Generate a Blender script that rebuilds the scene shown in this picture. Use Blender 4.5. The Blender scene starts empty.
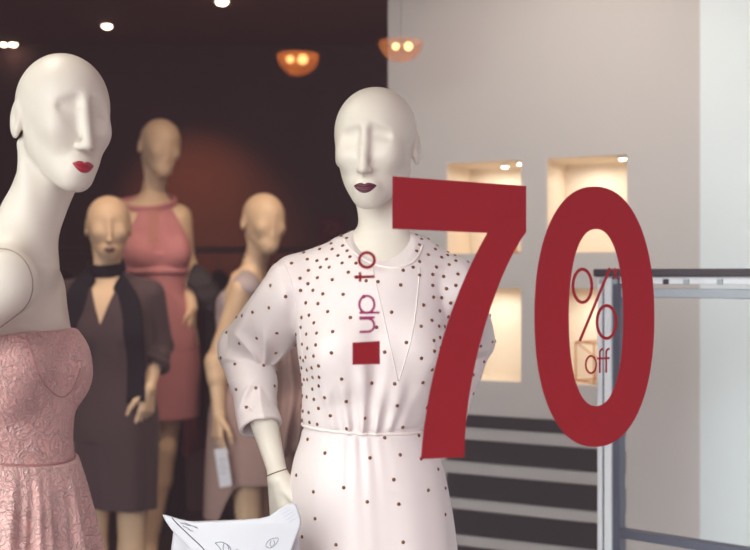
import bpy, math, random
import numpy as np
from mathutils import Vector, Matrix
from mathutils.bvhtree import BVHTree

C = bpy.context.scene.collection
SC = bpy.context.scene
rng = random.Random(7)

# ------------------------------------------------------------------ camera, world, lights, exposure
def lin(c):
    c /= 255.0
    return c / 12.92 if c <= 0.04045 else ((c + 0.055) / 1.055) ** 2.4

def S(r, g, b):
    return (lin(r), lin(g), lin(b), 1.0)

F = 750 * 50 / 36.0            # focal length in pixels of the 750 px wide frame
CAMZ = 1.5

def at(px, py, Y):
    """world point seen at photo pixel (px, py) standing at depth Y"""
    return Vector(((px - 375) / F * Y, Y, CAMZ + (275 - py) / F * Y))

cam_d = bpy.data.cameras.new('camera')
cam_d.lens = 50
cam_d.sensor_width = 36
cam_d.clip_start = 0.05
cam_d.dof.use_dof = True
cam_d.dof.focus_distance = 1.86
cam_d.dof.aperture_fstop = 3.3
cam = bpy.data.objects.new('camera', cam_d)
cam.location = (0, 0, CAMZ)
cam.rotation_euler = (math.pi / 2, 0, 0)
C.objects.link(cam)
SC.camera = cam

SC.view_settings.view_transform = 'Standard'
SC.view_settings.look = 'None'
SC.view_settings.gamma = 1.0
SC.view_settings.use_curve_mapping = False
SC.view_settings.exposure = 0.57

# overcast street sky, brighter high on the left, dimmer towards the houses across the street
w = bpy.data.worlds.new('overcast_sky')
SC.world = w
w.use_nodes = True
nt = w.node_tree
nt.nodes.clear()
wo = nt.nodes.new('ShaderNodeOutputWorld')
bg = nt.nodes.new('ShaderNodeBackground')
tc = nt.nodes.new('ShaderNodeTexCoord')
dot = nt.nodes.new('ShaderNodeVectorMath'); dot.operation = 'DOT_PRODUCT'
dot.inputs[1].default_value = Vector((-0.72, -0.38, 0.58)).normalized()
ramp = nt.nodes.new('ShaderNodeValToRGB')
ramp.color_ramp.elements[0].position = 0.66
ramp.color_ramp.elements[0].color = (0.0235, 0.0160, 0.0185, 1)
ramp.color_ramp.elements[1].position = 0.97
ramp.color_ramp.elements[1].color = (0.415, 0.425, 0.415, 1)
mr = nt.nodes.new('ShaderNodeMapRange')
mr.inputs['From Min'].default_value = -1; mr.inputs['From Max'].default_value = 1
nt.links.new(tc.outputs['Generated'], dot.inputs[0])
nt.links.new(dot.outputs['Value'], mr.inputs['Value'])
nt.links.new(mr.outputs['Result'], ramp.inputs['Fac'])
nt.links.new(ramp.outputs['Color'], bg.inputs['Color'])
nt.links.new(bg.outputs['Background'], wo.inputs['Surface'])
bg.inputs['Strength'].default_value = 14.0

def area_light(name, loc, target, size, power, col, spread=math.pi):
    d = bpy.data.lights.new(name, 'AREA')
    d.shape = 'DISK'; d.size = size; d.energy = power; d.color = col; d.spread = spread
    o = bpy.data.objects.new(name, d)
    o.location = loc
    o.rotation_euler = (Vector(target) - Vector(loc)).to_track_quat('-Z', 'Y').to_euler()
    C.objects.link(o)
    return o

def spot_light(name, loc, target, power, col, angle=60, blend=0.7, radius=0.04):
    d = bpy.data.lights.new(name, 'SPOT')
    d.energy = power; d.color = col; d.spot_size = math.radians(angle); d.spot_blend = blend
    d.shadow_soft_size = radius
    o = bpy.data.objects.new(name, d)
    o.location = loc
    o.rotation_euler = (Vector(target) - Vector(loc)).to_track_quat('-Z', 'Y').to_euler()
    C.objects.link(o)
    return o

WARM = (1.0, 0.80, 0.62)
SOFT = (1.0, 0.88, 0.74)
# ceiling spots of the shop, then added fill over the window display
spot_light('shop_spot', (-1.35, 2.9, 2.9), (-0.98, 3.85, 1.2), 46, WARM, 50)
spot_light('shop_spot', (-0.35, 3.1, 2.9), (-0.85, 4.25, 1.5), 24, WARM, 46)
spot_light('shop_spot', (-0.15, 3.2, 2.9), (-0.48, 4.1, 1.2), 32, WARM, 46)
spot_light('shop_spot', (-1.3, 5.5, 2.9), (-1.08, 6.6, 1.75), 62, (1.0, 0.40, 0.16), 50, 1.0)
spot_light('window_fill', (0.55, 2.5, 2.9), (0.5, 3.3, 1.5), 30, SOFT, 100, 1.0, 0.1)  # unseen fill, added to brighten the walls on the right
spot_light('window_fill', (-0.9, 1.9, 2.9), (-0.25, 2.0, 1.2), 34, SOFT, 75, 1.0, 0.30)  # unseen fill, added to brighten the front mannequins

# ------------------------------------------------------------------ materials
def mat(name, col, rough=0.5, metal=0.0, spec=0.5, bump=None, sheen=0.0, coat=0.0, mottling=None, sss=0.0):
    m = bpy.data.materials.new(name)
    m.use_nodes = True
    nt = m.node_tree
    p = nt.nodes['Principled BSDF']
    p.inputs['Base Color'].default_value = col
    p.inputs['Roughness'].default_value = rough
    p.inputs['Metallic'].default_value = metal
    p.inputs['Specular IOR Level'].default_value = spec
    p.inputs['Sheen Weight'].default_value = sheen
    p.inputs['Coat Weight'].default_value = coat
    tc = nt.nodes.new('ShaderNodeTexCoord')
    if mottling:
        scale, amount = mottling
        n = nt.nodes.new('ShaderNodeTexNoise'); n.inputs['Scale'].default_value = scale
        n.inputs['Detail'].default_value = 5
        nt.links.new(tc.outputs['Object'], n.inputs['Vector'])
        mx = nt.nodes.new('ShaderNodeMix'); mx.data_type = 'RGBA'
        mx.inputs['A'].default_value = tuple(c * (1 - amount) for c in col[:3]) + (1,)
        mx.inputs['B'].default_value = tuple(min(1, c * (1 + amount)) for c in col[:3]) + (1,)
        nt.links.new(n.outputs['Fac'], mx.inputs['Factor'])
        nt.links.new(mx.outputs['Result'], p.inputs['Base Color'])
    if bump:
        scale, strength, dist = bump
        n = nt.nodes.new('ShaderNodeTexNoise'); n.inputs['Scale'].default_value = scale
        n.inputs['Detail'].default_value = 3
        nt.links.new(tc.outputs['Object'], n.inputs['Vector'])
        b = nt.nodes.new('ShaderNodeBump'); b.inputs['Strength'].default_value = strength
        b.inputs['Distance'].default_value = dist
        nt.links.new(n.outputs['Fac'], b.inputs['Height'])
        nt.links.new(b.outputs['Normal'], p.inputs['Normal'])
    return m

def emit_mat(name, col, strength):
    m = bpy.data.materials.new(name); m.use_nodes = True
    nt = m.node_tree; nt.nodes.clear()
    o = nt.nodes.new('ShaderNodeOutputMaterial'); e = nt.nodes.new('ShaderNodeEmission')
    e.inputs['Color'].default_value = col; e.inputs['Strength'].default_value = strength
    nt.links.new(e.outputs[0], o.inputs['Surface'])
    return m

def lace_mat(name, base, thread, scale):
    m = bpy.data.materials.new(name); m.use_nodes = True
    nt = m.node_tree; p = nt.nodes['Principled BSDF']
    p.inputs['Roughness'].default_value = 0.62
    p.inputs['Sheen Weight'].default_value = 0.25
    tc = nt.nodes.new('ShaderNodeTexCoord')
    nz = nt.nodes.new('ShaderNodeTexNoise'); nz.inputs['Scale'].default_value = 22; nz.inputs['Detail'].default_value = 2
    nt.links.new(tc.outputs['Object'], nz.inputs['Vector'])
    sub = nt.nodes.new('ShaderNodeVectorMath'); sub.operation = 'SUBTRACT'; sub.inputs[1].default_value = (0.5, 0.5, 0.5)
    nt.links.new(nz.outputs['Color'], sub.inputs[0])
    sc = nt.nodes.new('ShaderNodeVectorMath'); sc.operation = 'SCALE'; sc.inputs['Scale'].default_value = 0.09
    nt.links.new(sub.outputs[0], sc.inputs[0])
    add = nt.nodes.new('ShaderNodeVectorMath'); add.operation = 'ADD'
    nt.links.new(tc.outputs['Object'], add.inputs[0]); nt.links.new(sc.outputs[0], add.inputs[1])
    hs = []
    for k, (s_, wdt) in enumerate(((scale, 0.04), (scale * 2.7, 0.10))):
        v = nt.nodes.new('ShaderNodeTexVoronoi'); v.feature = 'DISTANCE_TO_EDGE'; v.inputs['Scale'].default_value = s_
        nt.links.new(add.outputs[0], v.inputs['Vector'])
        r = nt.nodes.new('ShaderNodeMapRange'); r.interpolation_type = 'SMOOTHSTEP'
        r.inputs['From Min'].default_value = 0.0; r.inputs['From Max'].default_value = wdt
        r.inputs['To Min'].default_value = 1.0; r.inputs['To Max'].default_value = 0.0
        nt.links.new(v.outputs['Distance'], r.inputs['Value'])
        hs.append(r)
    wv = nt.nodes.new('ShaderNodeTexWave'); wv.inputs['Scale'].default_value = 30; wv.inputs['Distortion'].default_value = 14
    wv.inputs['Detail'].default_value = 2; wv.inputs['Detail Scale'].default_value = 1.4
    nt.links.new(tc.outputs['Object'], wv.inputs['Vector'])
    mx1 = nt.nodes.new('ShaderNodeMath'); mx1.operation = 'MAXIMUM'
    m2 = nt.nodes.new('ShaderNodeMath'); m2.operation = 'MULTIPLY'; m2.inputs[1].default_value = 0.40
    nt.links.new(hs[1].outputs[0], m2.inputs[0])
    nt.links.new(hs[0].outputs[0], mx1.inputs[0]); nt.links.new(m2.outputs[0], mx1.inputs[1])
    a2 = nt.nodes.new('ShaderNodeMath'); a2.operation = 'MULTIPLY_ADD'; a2.inputs[1].default_value = 0.22
    nt.links.new(wv.outputs['Fac'], a2.inputs[0]); nt.links.new(mx1.outputs[0], a2.inputs[2])
    mix = nt.nodes.new('ShaderNodeMix'); mix.data_type = 'RGBA'
    mix.inputs['A'].default_value = base; mix.inputs['B'].default_value = thread
    nt.links.new(a2.outputs[0], mix.inputs['Factor'])
    nt.links.new(mix.outputs['Result'], p.inputs['Base Color'])
    b = nt.nodes.new('ShaderNodeBump'); b.inputs['Strength'].default_value = 0.9; b.inputs['Distance'].default_value = 0.0036
    nt.links.new(a2.outputs[0], b.inputs['Height']); nt.links.new(b.outputs['Normal'], p.inputs['Normal'])
    return m

def glass_mat(name, tint, ior, extra=0.0):
    m = bpy.data.materials.new(name); m.use_nodes = True
    nt = m.node_tree; nt.nodes.clear()
    o = nt.nodes.new('ShaderNodeOutputMaterial')
    t = nt.nodes.new('ShaderNodeBsdfTransparent'); t.inputs['Color'].default_value = tint
    g = nt.nodes.new('ShaderNodeBsdfGlossy'); g.inputs['Roughness'].default_value = 0.0
    f = nt.nodes.new('ShaderNodeFresnel'); f.inputs['IOR'].default_value = ior
    mx = nt.nodes.new('ShaderNodeMixShader')
    # both faces' reflection counted once, where the ray enters the pane
    ge = nt.nodes.new('ShaderNodeNewGeometry')
    inv = nt.nodes.new('ShaderNodeMath'); inv.operation = 'MULTIPLY_ADD'; inv.inputs[1].default_value = -1.9; inv.inputs[2].default_value = 1.9
    mul = nt.nodes.new('ShaderNodeMath'); mul.operation = 'MULTIPLY'; mul.use_clamp = True
    nt.links.new(ge.outputs['Backfacing'], inv.inputs[0])
    nt.links.new(f.outputs[0], mul.inputs[0]); nt.links.new(inv.outputs[0], mul.inputs[1])
    nt.links.new(mul.outputs[0], mx.inputs[0]); nt.links.new(t.outputs[0], mx.inputs[1]); nt.links.new(g.outputs[0], mx.inputs[2])
    nt.links.new(mx.outputs[0], o.inputs['Surface'])
    return m

M = dict(
    brown=mat('brown_plaster', S(84, 54, 52), 0.8, mottling=(3, 0.10)),
    brown_ceiling=mat('brown_ceiling_paint', S(158, 106, 90), 0.75, mottling=(2, 0.10)),
    floor=mat('dark_floor', S(70, 56, 50), 0.45, mottling=(6, 0.2)),
    wall=mat('warm_white_plaster', S(192, 189, 186), 0.85, bump=(60, 0.1, 0.002), mottling=(4, 0.03)),
    white=mat('cool_white_plaster', S(234, 246, 250), 0.85, mottling=(3, 0.02)),
    niche=mat('cream_paint', S(232, 218, 198), 0.8, mottling=(5, 0.03)),
    skin=mat('cream_lacquer', S(224, 219, 206), 0.38, spec=0.4, mottling=(6, 0.015)),
    skin_warmlit=mat('cream_lacquer_warmlit', S(208, 178, 146), 0.45, spec=0.35, mottling=(6, 0.02)),  # cream lacquer with the warm shop light put into its colour
    lip_red=mat('red_gloss', S(158, 14, 44), 0.3, spec=0.6, bump=(120, 0.1, 0.001)),
    lip_plum=mat('plum_gloss', S(82, 18, 42), 0.28, spec=0.6, bump=(120, 0.1, 0.001)),
    lip_dark=mat('dark_plum_gloss', S(74, 26, 30), 0.4, mottling=(40, 0.05)),
    lace=lace_mat('pink_lace', S(220, 168, 161), S(240, 206, 200), 34),
    lace_skirt=lace_mat('pink_lace_tulle', S(226, 178, 170), S(240, 208, 202), 30),
    band=mat('pink_satin', S(180, 130, 126), 0.5, mottling=(30, 0.06)),
    satin=mat('white_satin', S(230, 221, 219), 0.42, sheen=0.15, bump=(14, 0.25, 0.006), mottling=(8, 0.015)),
    stud=mat('bronze_stud', S(120, 78, 48), 0.35, metal=0.6, mottling=(90, 0.3)),
    piping=mat('white_piping', S(236, 228, 224), 0.45, mottling=(30, 0.02)),
    seam=mat('joint_gap', S(96, 76, 58), 0.7, mottling=(30, 0.1)),
    plum=mat('plum_crepe', S(60, 43, 47), 0.8, sheen=0.1, bump=(25, 0.3, 0.006), mottling=(20, 0.08)),
    scarf=mat('navy_black_velvet', S(20, 18, 27), 0.85, spec=0.2, mottling=(40, 0.2)),
    rose=mat('rose_crepe', S(186, 122, 124), 0.75, bump=(25, 0.2, 0.005), mottling=(15, 0.05)),
    rose_sheer=mat('sheer_rose', S(178, 120, 112), 0.75, mottling=(40, 0.08)),
    grey=mat('lilac_grey_jersey', S(158, 146, 148), 0.8, bump=(30, 0.2, 0.004), mottling=(30, 0.05)),
    taupe=mat('taupe_wool', S(150, 126, 120), 0.85, bump=(40, 0.3, 0.004), mottling=(40, 0.10)),
    charcoal=mat('charcoal_cloth', S(44, 38, 42), 0.85, bump=(20, 0.3, 0.006), mottling=(15, 0.15)),
    black=mat('black_cloth', S(30, 26, 32), 0.85, bump=(20, 0.3, 0.006), mottling=(12, 0.2)),
    wine=mat('wine_cloth', S(92, 26, 34), 0.8, bump=(20, 0.3, 0.006), mottling=(12, 0.15)),
    leather=mat('white_leather', S(208, 213, 219), 0.45, bump=(160, 0.12, 0.001), mottling=(10, 0.01)),
    ink=mat('grey_ink', S(96, 104, 118), 0.7, mottling=(60, 0.1)),
    ink_dark=mat('dark_ink', S(60, 66, 86), 0.7, mottling=(60, 0.1)),
    edge=mat('dark_edge_paint', S(70, 60, 66), 0.6, mottling=(40, 0.1)),
    paper=mat('white_paper', S(214, 218, 228), 0.8, mottling=(30, 0.02)),
    red=mat('red_vinyl', S(136, 10, 23), 0.6, spec=0.12, mottling=(9, 0.03)),
    purple=mat('magenta_vinyl', S(150, 36, 96), 0.5, spec=0.25, mottling=(9, 0.03)),
    sign=mat('dark_red_card', S(98, 22, 38), 0.7, mottling=(8, 0.05)),
    sign_ink=mat('rose_print', S(156, 62, 76), 0.7, mottling=(20, 0.05)),
    slat=mat('black_lacquer', S(24, 22, 28), 0.6, mottling=(8, 0.12)),
    alu=mat('brushed_aluminium', S(226, 233, 238), 0.4, metal=0.0, mottling=(20, 0.05)),
    alu_mid=mat('grey_aluminium', S(160, 170, 178), 0.45, metal=0.1, mottling=(20, 0.06)),
    steel=mat('blue_grey_steel', S(74, 82, 98), 0.45, metal=0.1, mottling=(20, 0.08)),
    rail=mat('black_rail', S(44, 42, 50), 0.5, mottling=(20, 0.08)),
    gold=mat('gold_wire', S(190, 130, 70), 0.35, metal=0.7, mottling=(20, 0.1)),
    wood=mat('dark_wood', S(70, 44, 34), 0.6, mottling=(12, 0.2)),
    lampmetal=mat('bronze_lamp_metal', S(90, 60, 36), 0.4, metal=0.8, mottling=(20, 0.1)),
    downlight=emit_mat('downlight_glow', S(255, 226, 196), 16),
    nichelight=emit_mat('niche_light_glow', S(255, 236, 206), 9),
    bulb=emit_mat('amber_bulb_glow', S(255, 196, 120), 3.6),
)
M['glass'] = glass_mat('window_glass', (0.97, 0.97, 0.97, 1), 1.45)
def amber(name, fac, col):
    m = bpy.data.materials.new(name); m.use_nodes = True
    nt = m.node_tree; nt.nodes.clear()
    o = nt.nodes.new('ShaderNodeOutputMaterial')
    t = nt.nodes.new('ShaderNodeBsdfTransparent')
    g = nt.nodes.new('ShaderNodeBsdfTranslucent'); g.inputs['Color'].default_value = col
    mx = nt.nodes.new('ShaderNodeMixShader'); mx.inputs[0].default_value = fac
    nt.links.new(t.outputs[0], mx.inputs[1]); nt.links.new(g.outputs[0], mx.inputs[2])
    nt.links.new(mx.outputs[0], o.inputs['Surface'])
    return m
M['amber'] = amber('amber_glass', 0.42, S(200, 140, 96))
M['amber_reflection'] = amber('amber_lamp_reflection', 0.18, S(230, 164, 110))  # mostly see-through, stands for a lamp's reflection in the pane

# ------------------------------------------------------------------ mesh helpers
class MB:
    """collects shapes for one mesh object"""
    def __init__(self):
        self.v = []; self.f = []; self.m = []; self.s = []
    def add(self, verts, faces, mi=0, smooth=True):
        o = len(self.v)
        self.v += [tuple(p) for p in verts]
        self.f += [tuple(i + o for i in f) for f in faces]
        self.m += [mi] * len(faces); self.s += [smooth] * len(faces)
    def box(self, lo, hi, mat4=None, mi=0, bevel=0.0):
        (x0, y0, z0), (x1, y1, z1) = lo, hi
        if bevel > 0:
            b = min(bevel, (x1 - x0) * .45, (y1 - y0) * .45, (z1 - z0) * .45)
            vs, fs = [], []
            idx = {}
            for sx in (0, 1):
                for sy in (0, 1):
                    for sz in (0, 1):
                        X, Y, Z = (x0, x1)[sx], (y0, y1)[sy], (z0, z1)[sz]
                        ix, iy, iz = X + (b, -b)[sx], Y + (b, -b)[sy], Z + (b, -b)[sz]
                        for ax, p in enumerate(((X, iy, iz), (ix, Y, iz), (ix, iy, Z))):
                            idx[(sx, sy, sz, ax)] = len(vs); vs.append(p)
            I = lambda a, b_, c, ax: idx[(a, b_, c, ax)]
            for s in (0, 1):
                fs += [(I(s, 0, 0, 0), I(s, 1, 0, 0), I(s, 1, 1, 0), I(s, 0, 1, 0)), (I(0, s, 0, 1), I(1, s, 0, 1), I(1, s, 1, 1), I(0, s, 1, 1)), (I(0, 0, s, 2), I(1, 0, s, 2), I(1, 1, s, 2), I(0, 1, s, 2))]
                for t in (0, 1):
                    fs += [(I(s, t, 0, 0), I(s, t, 1, 0), I(s, t, 1, 1), I(s, t, 0, 1)), (I(s, 0, t, 0), I(s, 1, t, 0), I(s, 1, t, 2), I(s, 0, t, 2)), (I(0, s, t, 1), I(1, s, t, 1), I(1, s, t, 2), I(0, s, t, 2))]
                    for u in (0, 1):
                        fs.append((I(s, t, u, 0), I(s, t, u, 1), I(s, t, u, 2)))
        else:
            vs = [(x, y, z) for x in (x0, x1) for y in (y0, y1) for z in (z0, z1)]
            fs = [(0, 1, 3, 2), (4, 6, 7, 5), (0, 4, 5, 1), (2, 3, 7, 6), (0, 2, 6, 4), (1, 5, 7, 3)]
        if mat4 is not None:
            vs = [mat4 @ Vector(p) for p in vs]
        self.add(vs, fs, mi, False)
    def tube(self, pts, r, seg=10, closed=False, mi=0, flat=1.0, up=None):
        """round (or flattened) tube along pts; r a number or one per point"""
        pts = [Vector(p) for p in pts]; n = len(pts)
        rr = r if hasattr(r, '__len__') else [r] * n
        vs, fs = [], []
        prev = None
        for i, p in enumerate(pts):
            a = pts[(i - 1) % n] if (closed or i > 0) else p
            b = pts[(i + 1) % n] if (closed or i < n - 1) else p
            t = (b - a).normalized()
            if up is not None:
                u = Vector(up[i]) if hasattr(up, '__len__') and not isinstance(up, Vector) else up
                v = (u - t * u.dot(t)).normalized()
            elif prev is None:
                v = t.orthogonal().normalized()
            else:
                v = (prev - t * prev.dot(t)).normalized()
            prev = v
            s = t.cross(v)
            for k in range(seg):
                an = 2 * math.pi * k / seg
                vs.append(p + s * (math.cos(an) * rr[i]) + v * (math.sin(an) * rr[i] * flat))
        m = n if closed else n - 1
        for i in range(m):
            j = (i + 1) % n
            for k in range(seg):
                l = (k + 1) % seg
                fs.append((i * seg + k, i * seg + l, j * seg + l, j * seg + k))
        if not closed:
            fs.append(tuple(range(seg))[::-1]); fs.append(tuple((n - 1) * seg + k for k in range(seg)))
        self.add(vs, fs, mi, True)
    def lathe(self, prof, seg=24, mat4=None, mi=0):
        vs, fs = [], []
        for r, z in prof:
            for k in range(seg):
                an = 2 * math.pi * k / seg
                p = Vector((r * math.cos(an), r * math.sin(an), z))
                vs.append(mat4 @ p if mat4 is not None else p)
        for i in range(len(prof) - 1):
            for k in range(seg):
                l = (k + 1) % seg
                fs.append((i * seg + k, i * seg + l, (i + 1) * seg + l, (i + 1) * seg + k))
        self.add(vs, fs, mi, True)
    def build(self, name, mats, parent=None):
        me = bpy.data.meshes.new(name)
        me.from_pydata(self.v, [], self.f)
        for m in (mats if isinstance(mats, (list, tuple)) else [mats]):
            me.materials.append(m)
        me.polygons.foreach_set('material_index', self.m)
        me.polygons.foreach_set('use_smooth', self.s)
        me.update()
        import bmesh
        b = bmesh.new(); b.from_mesh(me)
        bmesh.ops.recalc_face_normals(b, faces=b.faces)
        b.to_mesh(me); b.free()
        o = bpy.data.objects.new(name, me)
        C.objects.link(o)
        if parent is not None:
            o.parent = parent
        return o

def tag(o, label=None, cat=None, group=None, kind=None):
    if label: o['label'] = label
    if cat: o['category'] = cat
    if group: o['group'] = group
    if kind: o['kind'] = kind
    return o

def empty(name, loc, rz=0):
    o = bpy.data.objects.new(name, None)
    o.empty_display_size = 0.1
    o.location = loc; o.rotation_euler = (0, 0, rz)
    C.objects.link(o)
    return o

def prism(outer, holes, thick):
    """flat outline(s) in (u, z) extruded by thick along -n; returns verts (u, d, z) and faces.
    one hole at most: ring between two loops of equal length"""
    vs, fs = [], []
    n = len(outer)
    if holes:
        inner = holes[0]
        for d in (0, thick):
            vs += [(u, d, z) for u, z in outer] + [(u, d, z) for u, z in inner]
        for i in range(n):
            j = (i + 1) % n
            fs.append((i, j, n + j, n + i))
            fs.append((2 * n + i, 3 * n + i, 3 * n + j, 2 * n + j))
            fs.append((i, 2 * n + i, 2 * n + j, j))
            fs.append((n + i, n + j, 3 * n + j, 3 * n + i))
    else:
        for d in (0, thick):
            vs += [(u, d, z) for u, z in outer]
        from mathutils.geometry import tessellate_polygon
        tris = tessellate_polygon([[Vector((u, z, 0)) for u, z in outer]])
        for a, b, c in tris:
            fs.append((a, b, c)); fs.append((n + c, n + b, n + a))
        for i in range(n):
            j = (i + 1) % n
            fs.append((i, n + i, n + j, j))
    return vs, fs

# ------------------------------------------------------------------ signed-distance modelling
def smin(a, b, k):
    h = np.clip(0.5 + 0.5 * (b - a) / k, 0, 1)
    return b + (a - b) * h - k * h * (1 - h)

def smax(a, b, k):
    return -smin(-a, -b, k)

def A3(*p):
    return np.array(p, dtype=np.float32)

def capsule(P, a, b, ra, rb):
    a = np.asarray(a, np.float32); b = np.asarray(b, np.float32)
    ab = b - a
    t = np.clip(((P - a) @ ab) / max(float(ab @ ab), 1e-9), 0, 1)
    return np.linalg.norm(P - a - t[:, None] * ab, axis=1) - (ra + (rb - ra) * t)

def ellipsoid(P, c, r, R=None):
    q = P - np.asarray(c, np.float32)
    if R is not None:
        q = q @ np.asarray(R, np.float32)
    r = np.asarray(r, np.float32)
    k0 = np.linalg.norm(q / r, axis=1)
    k1 = np.linalg.norm(q / (r * r), axis=1)
    e = 1e-4
    return (k0 + e) / (k1 + e / float(r.min())) * (k0 - 1)

def ell2(x, y, a, b):
    k0 = np.sqrt((x / a) ** 2 + (y / b) ** 2)
    k1 = np.sqrt((x / (a * a)) ** 2 + (y / (b * b)) ** 2)
    e = 1e-4
    return (k0 + e) / (k1 + e / np.minimum(a, b)) * (k0 - 1)

class Loft:
    """stack of ellipses: keys (z, cx, cy, a, b), smoothly interpolated"""
    def __init__(self, keys):
        k = np.array(sorted(keys), dtype=np.float64)
        z = k[:, 0]
        zz = np.linspace(z[0], z[-1], 240)
        out = []
        for c in range(1, 5):
            y = k[:, c]
            d = np.gradient(y, z)
            i = np.clip(np.searchsorted(z, zz) - 1, 0, len(z) - 2)
            h = z[i + 1] - z[i]; t = (zz - z[i]) / h
            out.append((2 * t ** 3 - 3 * t ** 2 + 1) * y[i] + (t ** 3 - 2 * t ** 2 + t) * h * d[i] + (-2 * t ** 3 + 3 * t ** 2) * y[i + 1] + (t ** 3 - t ** 2) * h * d[i + 1])
        self.zz = zz; self.c = out
        self.z0, self.z1 = z[0], z[-1]
    def at(self, z):
        return [np.interp(z, self.zz, c).astype(np.float32) for c in self.c]
    def __call__(self, P, ripple=None, cap=0.01):
        x, y, z = P[:, 0], P[:, 1], P[:, 2]
        cx, cy, a, b = self.at(z)
        dx, dy = x - cx, y - cy
        if ripple is not None:
            s = 1 + ripple(np.arctan2(dy / b, dx / a), z)
            a = a * s; b = b * s
        d = ell2(dx, dy, a, b) * 0.92
        return smax(d, np.maximum(z - self.z1, self.z0 - z), cap)

def rot_pts(P, R):
    return P @ np.asarray(R, np.float32)      # = R^T applied to each point

def yaw_matrix(deg):
    """facing -Y turned by deg towards +X"""
    a = math.radians(deg)
    return np.array([[math.cos(a), -math.sin(a), 0], [math.sin(a), math.cos(a), 0], [0, 0, 1]])

def euler(yaw, pitch=0, roll=0):
    """pitch > 0 nods down, roll > 0 tips the crown towards +X"""
    p = math.radians(pitch); r = math.radians(roll)
    Rx = np.array([[1, 0, 0], [0, math.cos(p), -math.sin(p)], [0, math.sin(p), math.cos(p)]])
    Ry = np.array([[math.cos(r), 0, math.sin(r)], [0, 1, 0], [-math.sin(r), 0, math.cos(r)]])
    return Ry @ yaw_matrix(yaw) @ Rx

def masked(P, lo, hi, f, margin=0.07):
    lo = np.asarray(lo) - margin; hi = np.asarray(hi) + margin
    m = np.all((P > lo) & (P < hi), axis=1)
    d = np.full(len(P), 1.0, np.float32)
    if m.any():
        d[m] = f(P[m])
    return d

def polygonize(f, lo, hi, h, blk=8):
    lo = np.asarray(lo, np.float64); hi = np.asarray(hi, np.float64)
    nb = np.ceil((hi - lo) / (h * blk)).astype(int)
    n = nb * blk
    bi = np.stack(np.meshgrid(*[np.arange(k) for k in nb], indexing='ij'), -1).reshape(-1, 3)
    ctr = (lo + (bi * blk + (blk - 1) / 2) * h).astype(np.float32)
    dc = np.concatenate([f(c) for c in np.array_split(ctr, max(1, len(ctr) // 200000))])
    rad = h * blk * 0.87 * 1.7 + 0.012
    vals = np.where(dc > 0, 1.0, -1.0).astype(np.float32).reshape(nb)
    vals = np.repeat(np.repeat(np.repeat(vals, blk, 0), blk, 1), blk, 2)
    act = bi[np.abs(dc) < rad]
    off = np.stack(np.meshgrid(*[np.arange(blk)] * 3, indexing='ij'), -1).reshape(-1, 3)
    for part in np.array_split(act, max(1, len(act) // 800)):
        if not len(part): continue
        g = (part[:, None, :] * blk + off[None]).reshape(-1, 3)
        P = (lo + g * h).astype(np.float32)
        vals[g[:, 0], g[:, 1], g[:, 2]] = f(P)
    ins = vals < 0
    ins[0], ins[-1] = False, False
    ins[:, 0], ins[:, -1] = False, False
    ins[:, :, 0], ins[:, :, -1] = False, False
    vals = np.where(ins, np.minimum(vals, -1e-7), np.maximum(vals, 1e-7))
    cnt = np.zeros(n - 1, np.int8)
    cor = [(i, j, k) for i in (0, 1) for j in (0, 1) for k in (0, 1)]
    for i, j, k in cor:
        cnt += ins[i:n[0] - 1 + i, j:n[1] - 1 + j, k:n[2] - 1 + k]
    cell = np.argwhere((cnt > 0) & (cnt < 8))
    index = np.full(n - 1, -1, np.int32)
    index[cell[:, 0], cell[:, 1], cell[:, 2]] = np.arange(len(cell))
    cv = np.stack([vals[cell[:, 0] + i, cell[:, 1] + j, cell[:, 2] + k] for i, j, k in cor], 1)
    acc = np.zeros((len(cell), 3)); num = np.zeros(len(cell))
    for a in range(8):
        for b in range(a + 1, 8):
            dlt = np.subtract(cor[b], cor[a])
            if np.abs(dlt).sum() != 1: continue
            va, vb = cv[:, a], cv[:, b]
            m = (va < 0) != (vb < 0)
            t = np.where(m, va / np.where(m, va - vb, 1), 0)
            acc += np.where(m[:, None], np.array(cor[a]) + t[:, None] * dlt, 0); num += m
    verts = lo + (cell + acc / num[:, None]) * h
    quads = []
    for ax in range(3):
        u, v = (ax + 1) % 3, (ax + 2) % 3
        sl0 = [slice(None)] * 3; sl1 = [slice(None)] * 3
        sl0[ax] = slice(0, n[ax] - 1); sl1[ax] = slice(1, n[ax])
        a, b = ins[tuple(sl0)], ins[tuple(sl1)]
        e = np.argwhere(a != b)
        e = e[(e[:, u] > 0) & (e[:, v] > 0) & (e[:, u] < n[u] - 1) & (e[:, v] < n[v] - 1)]
        flip = a[e[:, 0], e[:, 1], e[:, 2]]
        q = []
        for du, dv in ((-1, -1), (0, -1), (0, 0), (-1, 0)):
            c = e.copy(); c[:, u] += du; c[:, v] += dv
            q.append(index[c[:, 0], c[:, 1], c[:, 2]])
        q = np.stack(q, 1)
        q = np.where(flip[:, None], q, q[:, ::-1])
        quads.append(q)
    quads = np.concatenate(quads)
    quads = quads[(quads >= 0).all(1)]
    return verts, quads

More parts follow.
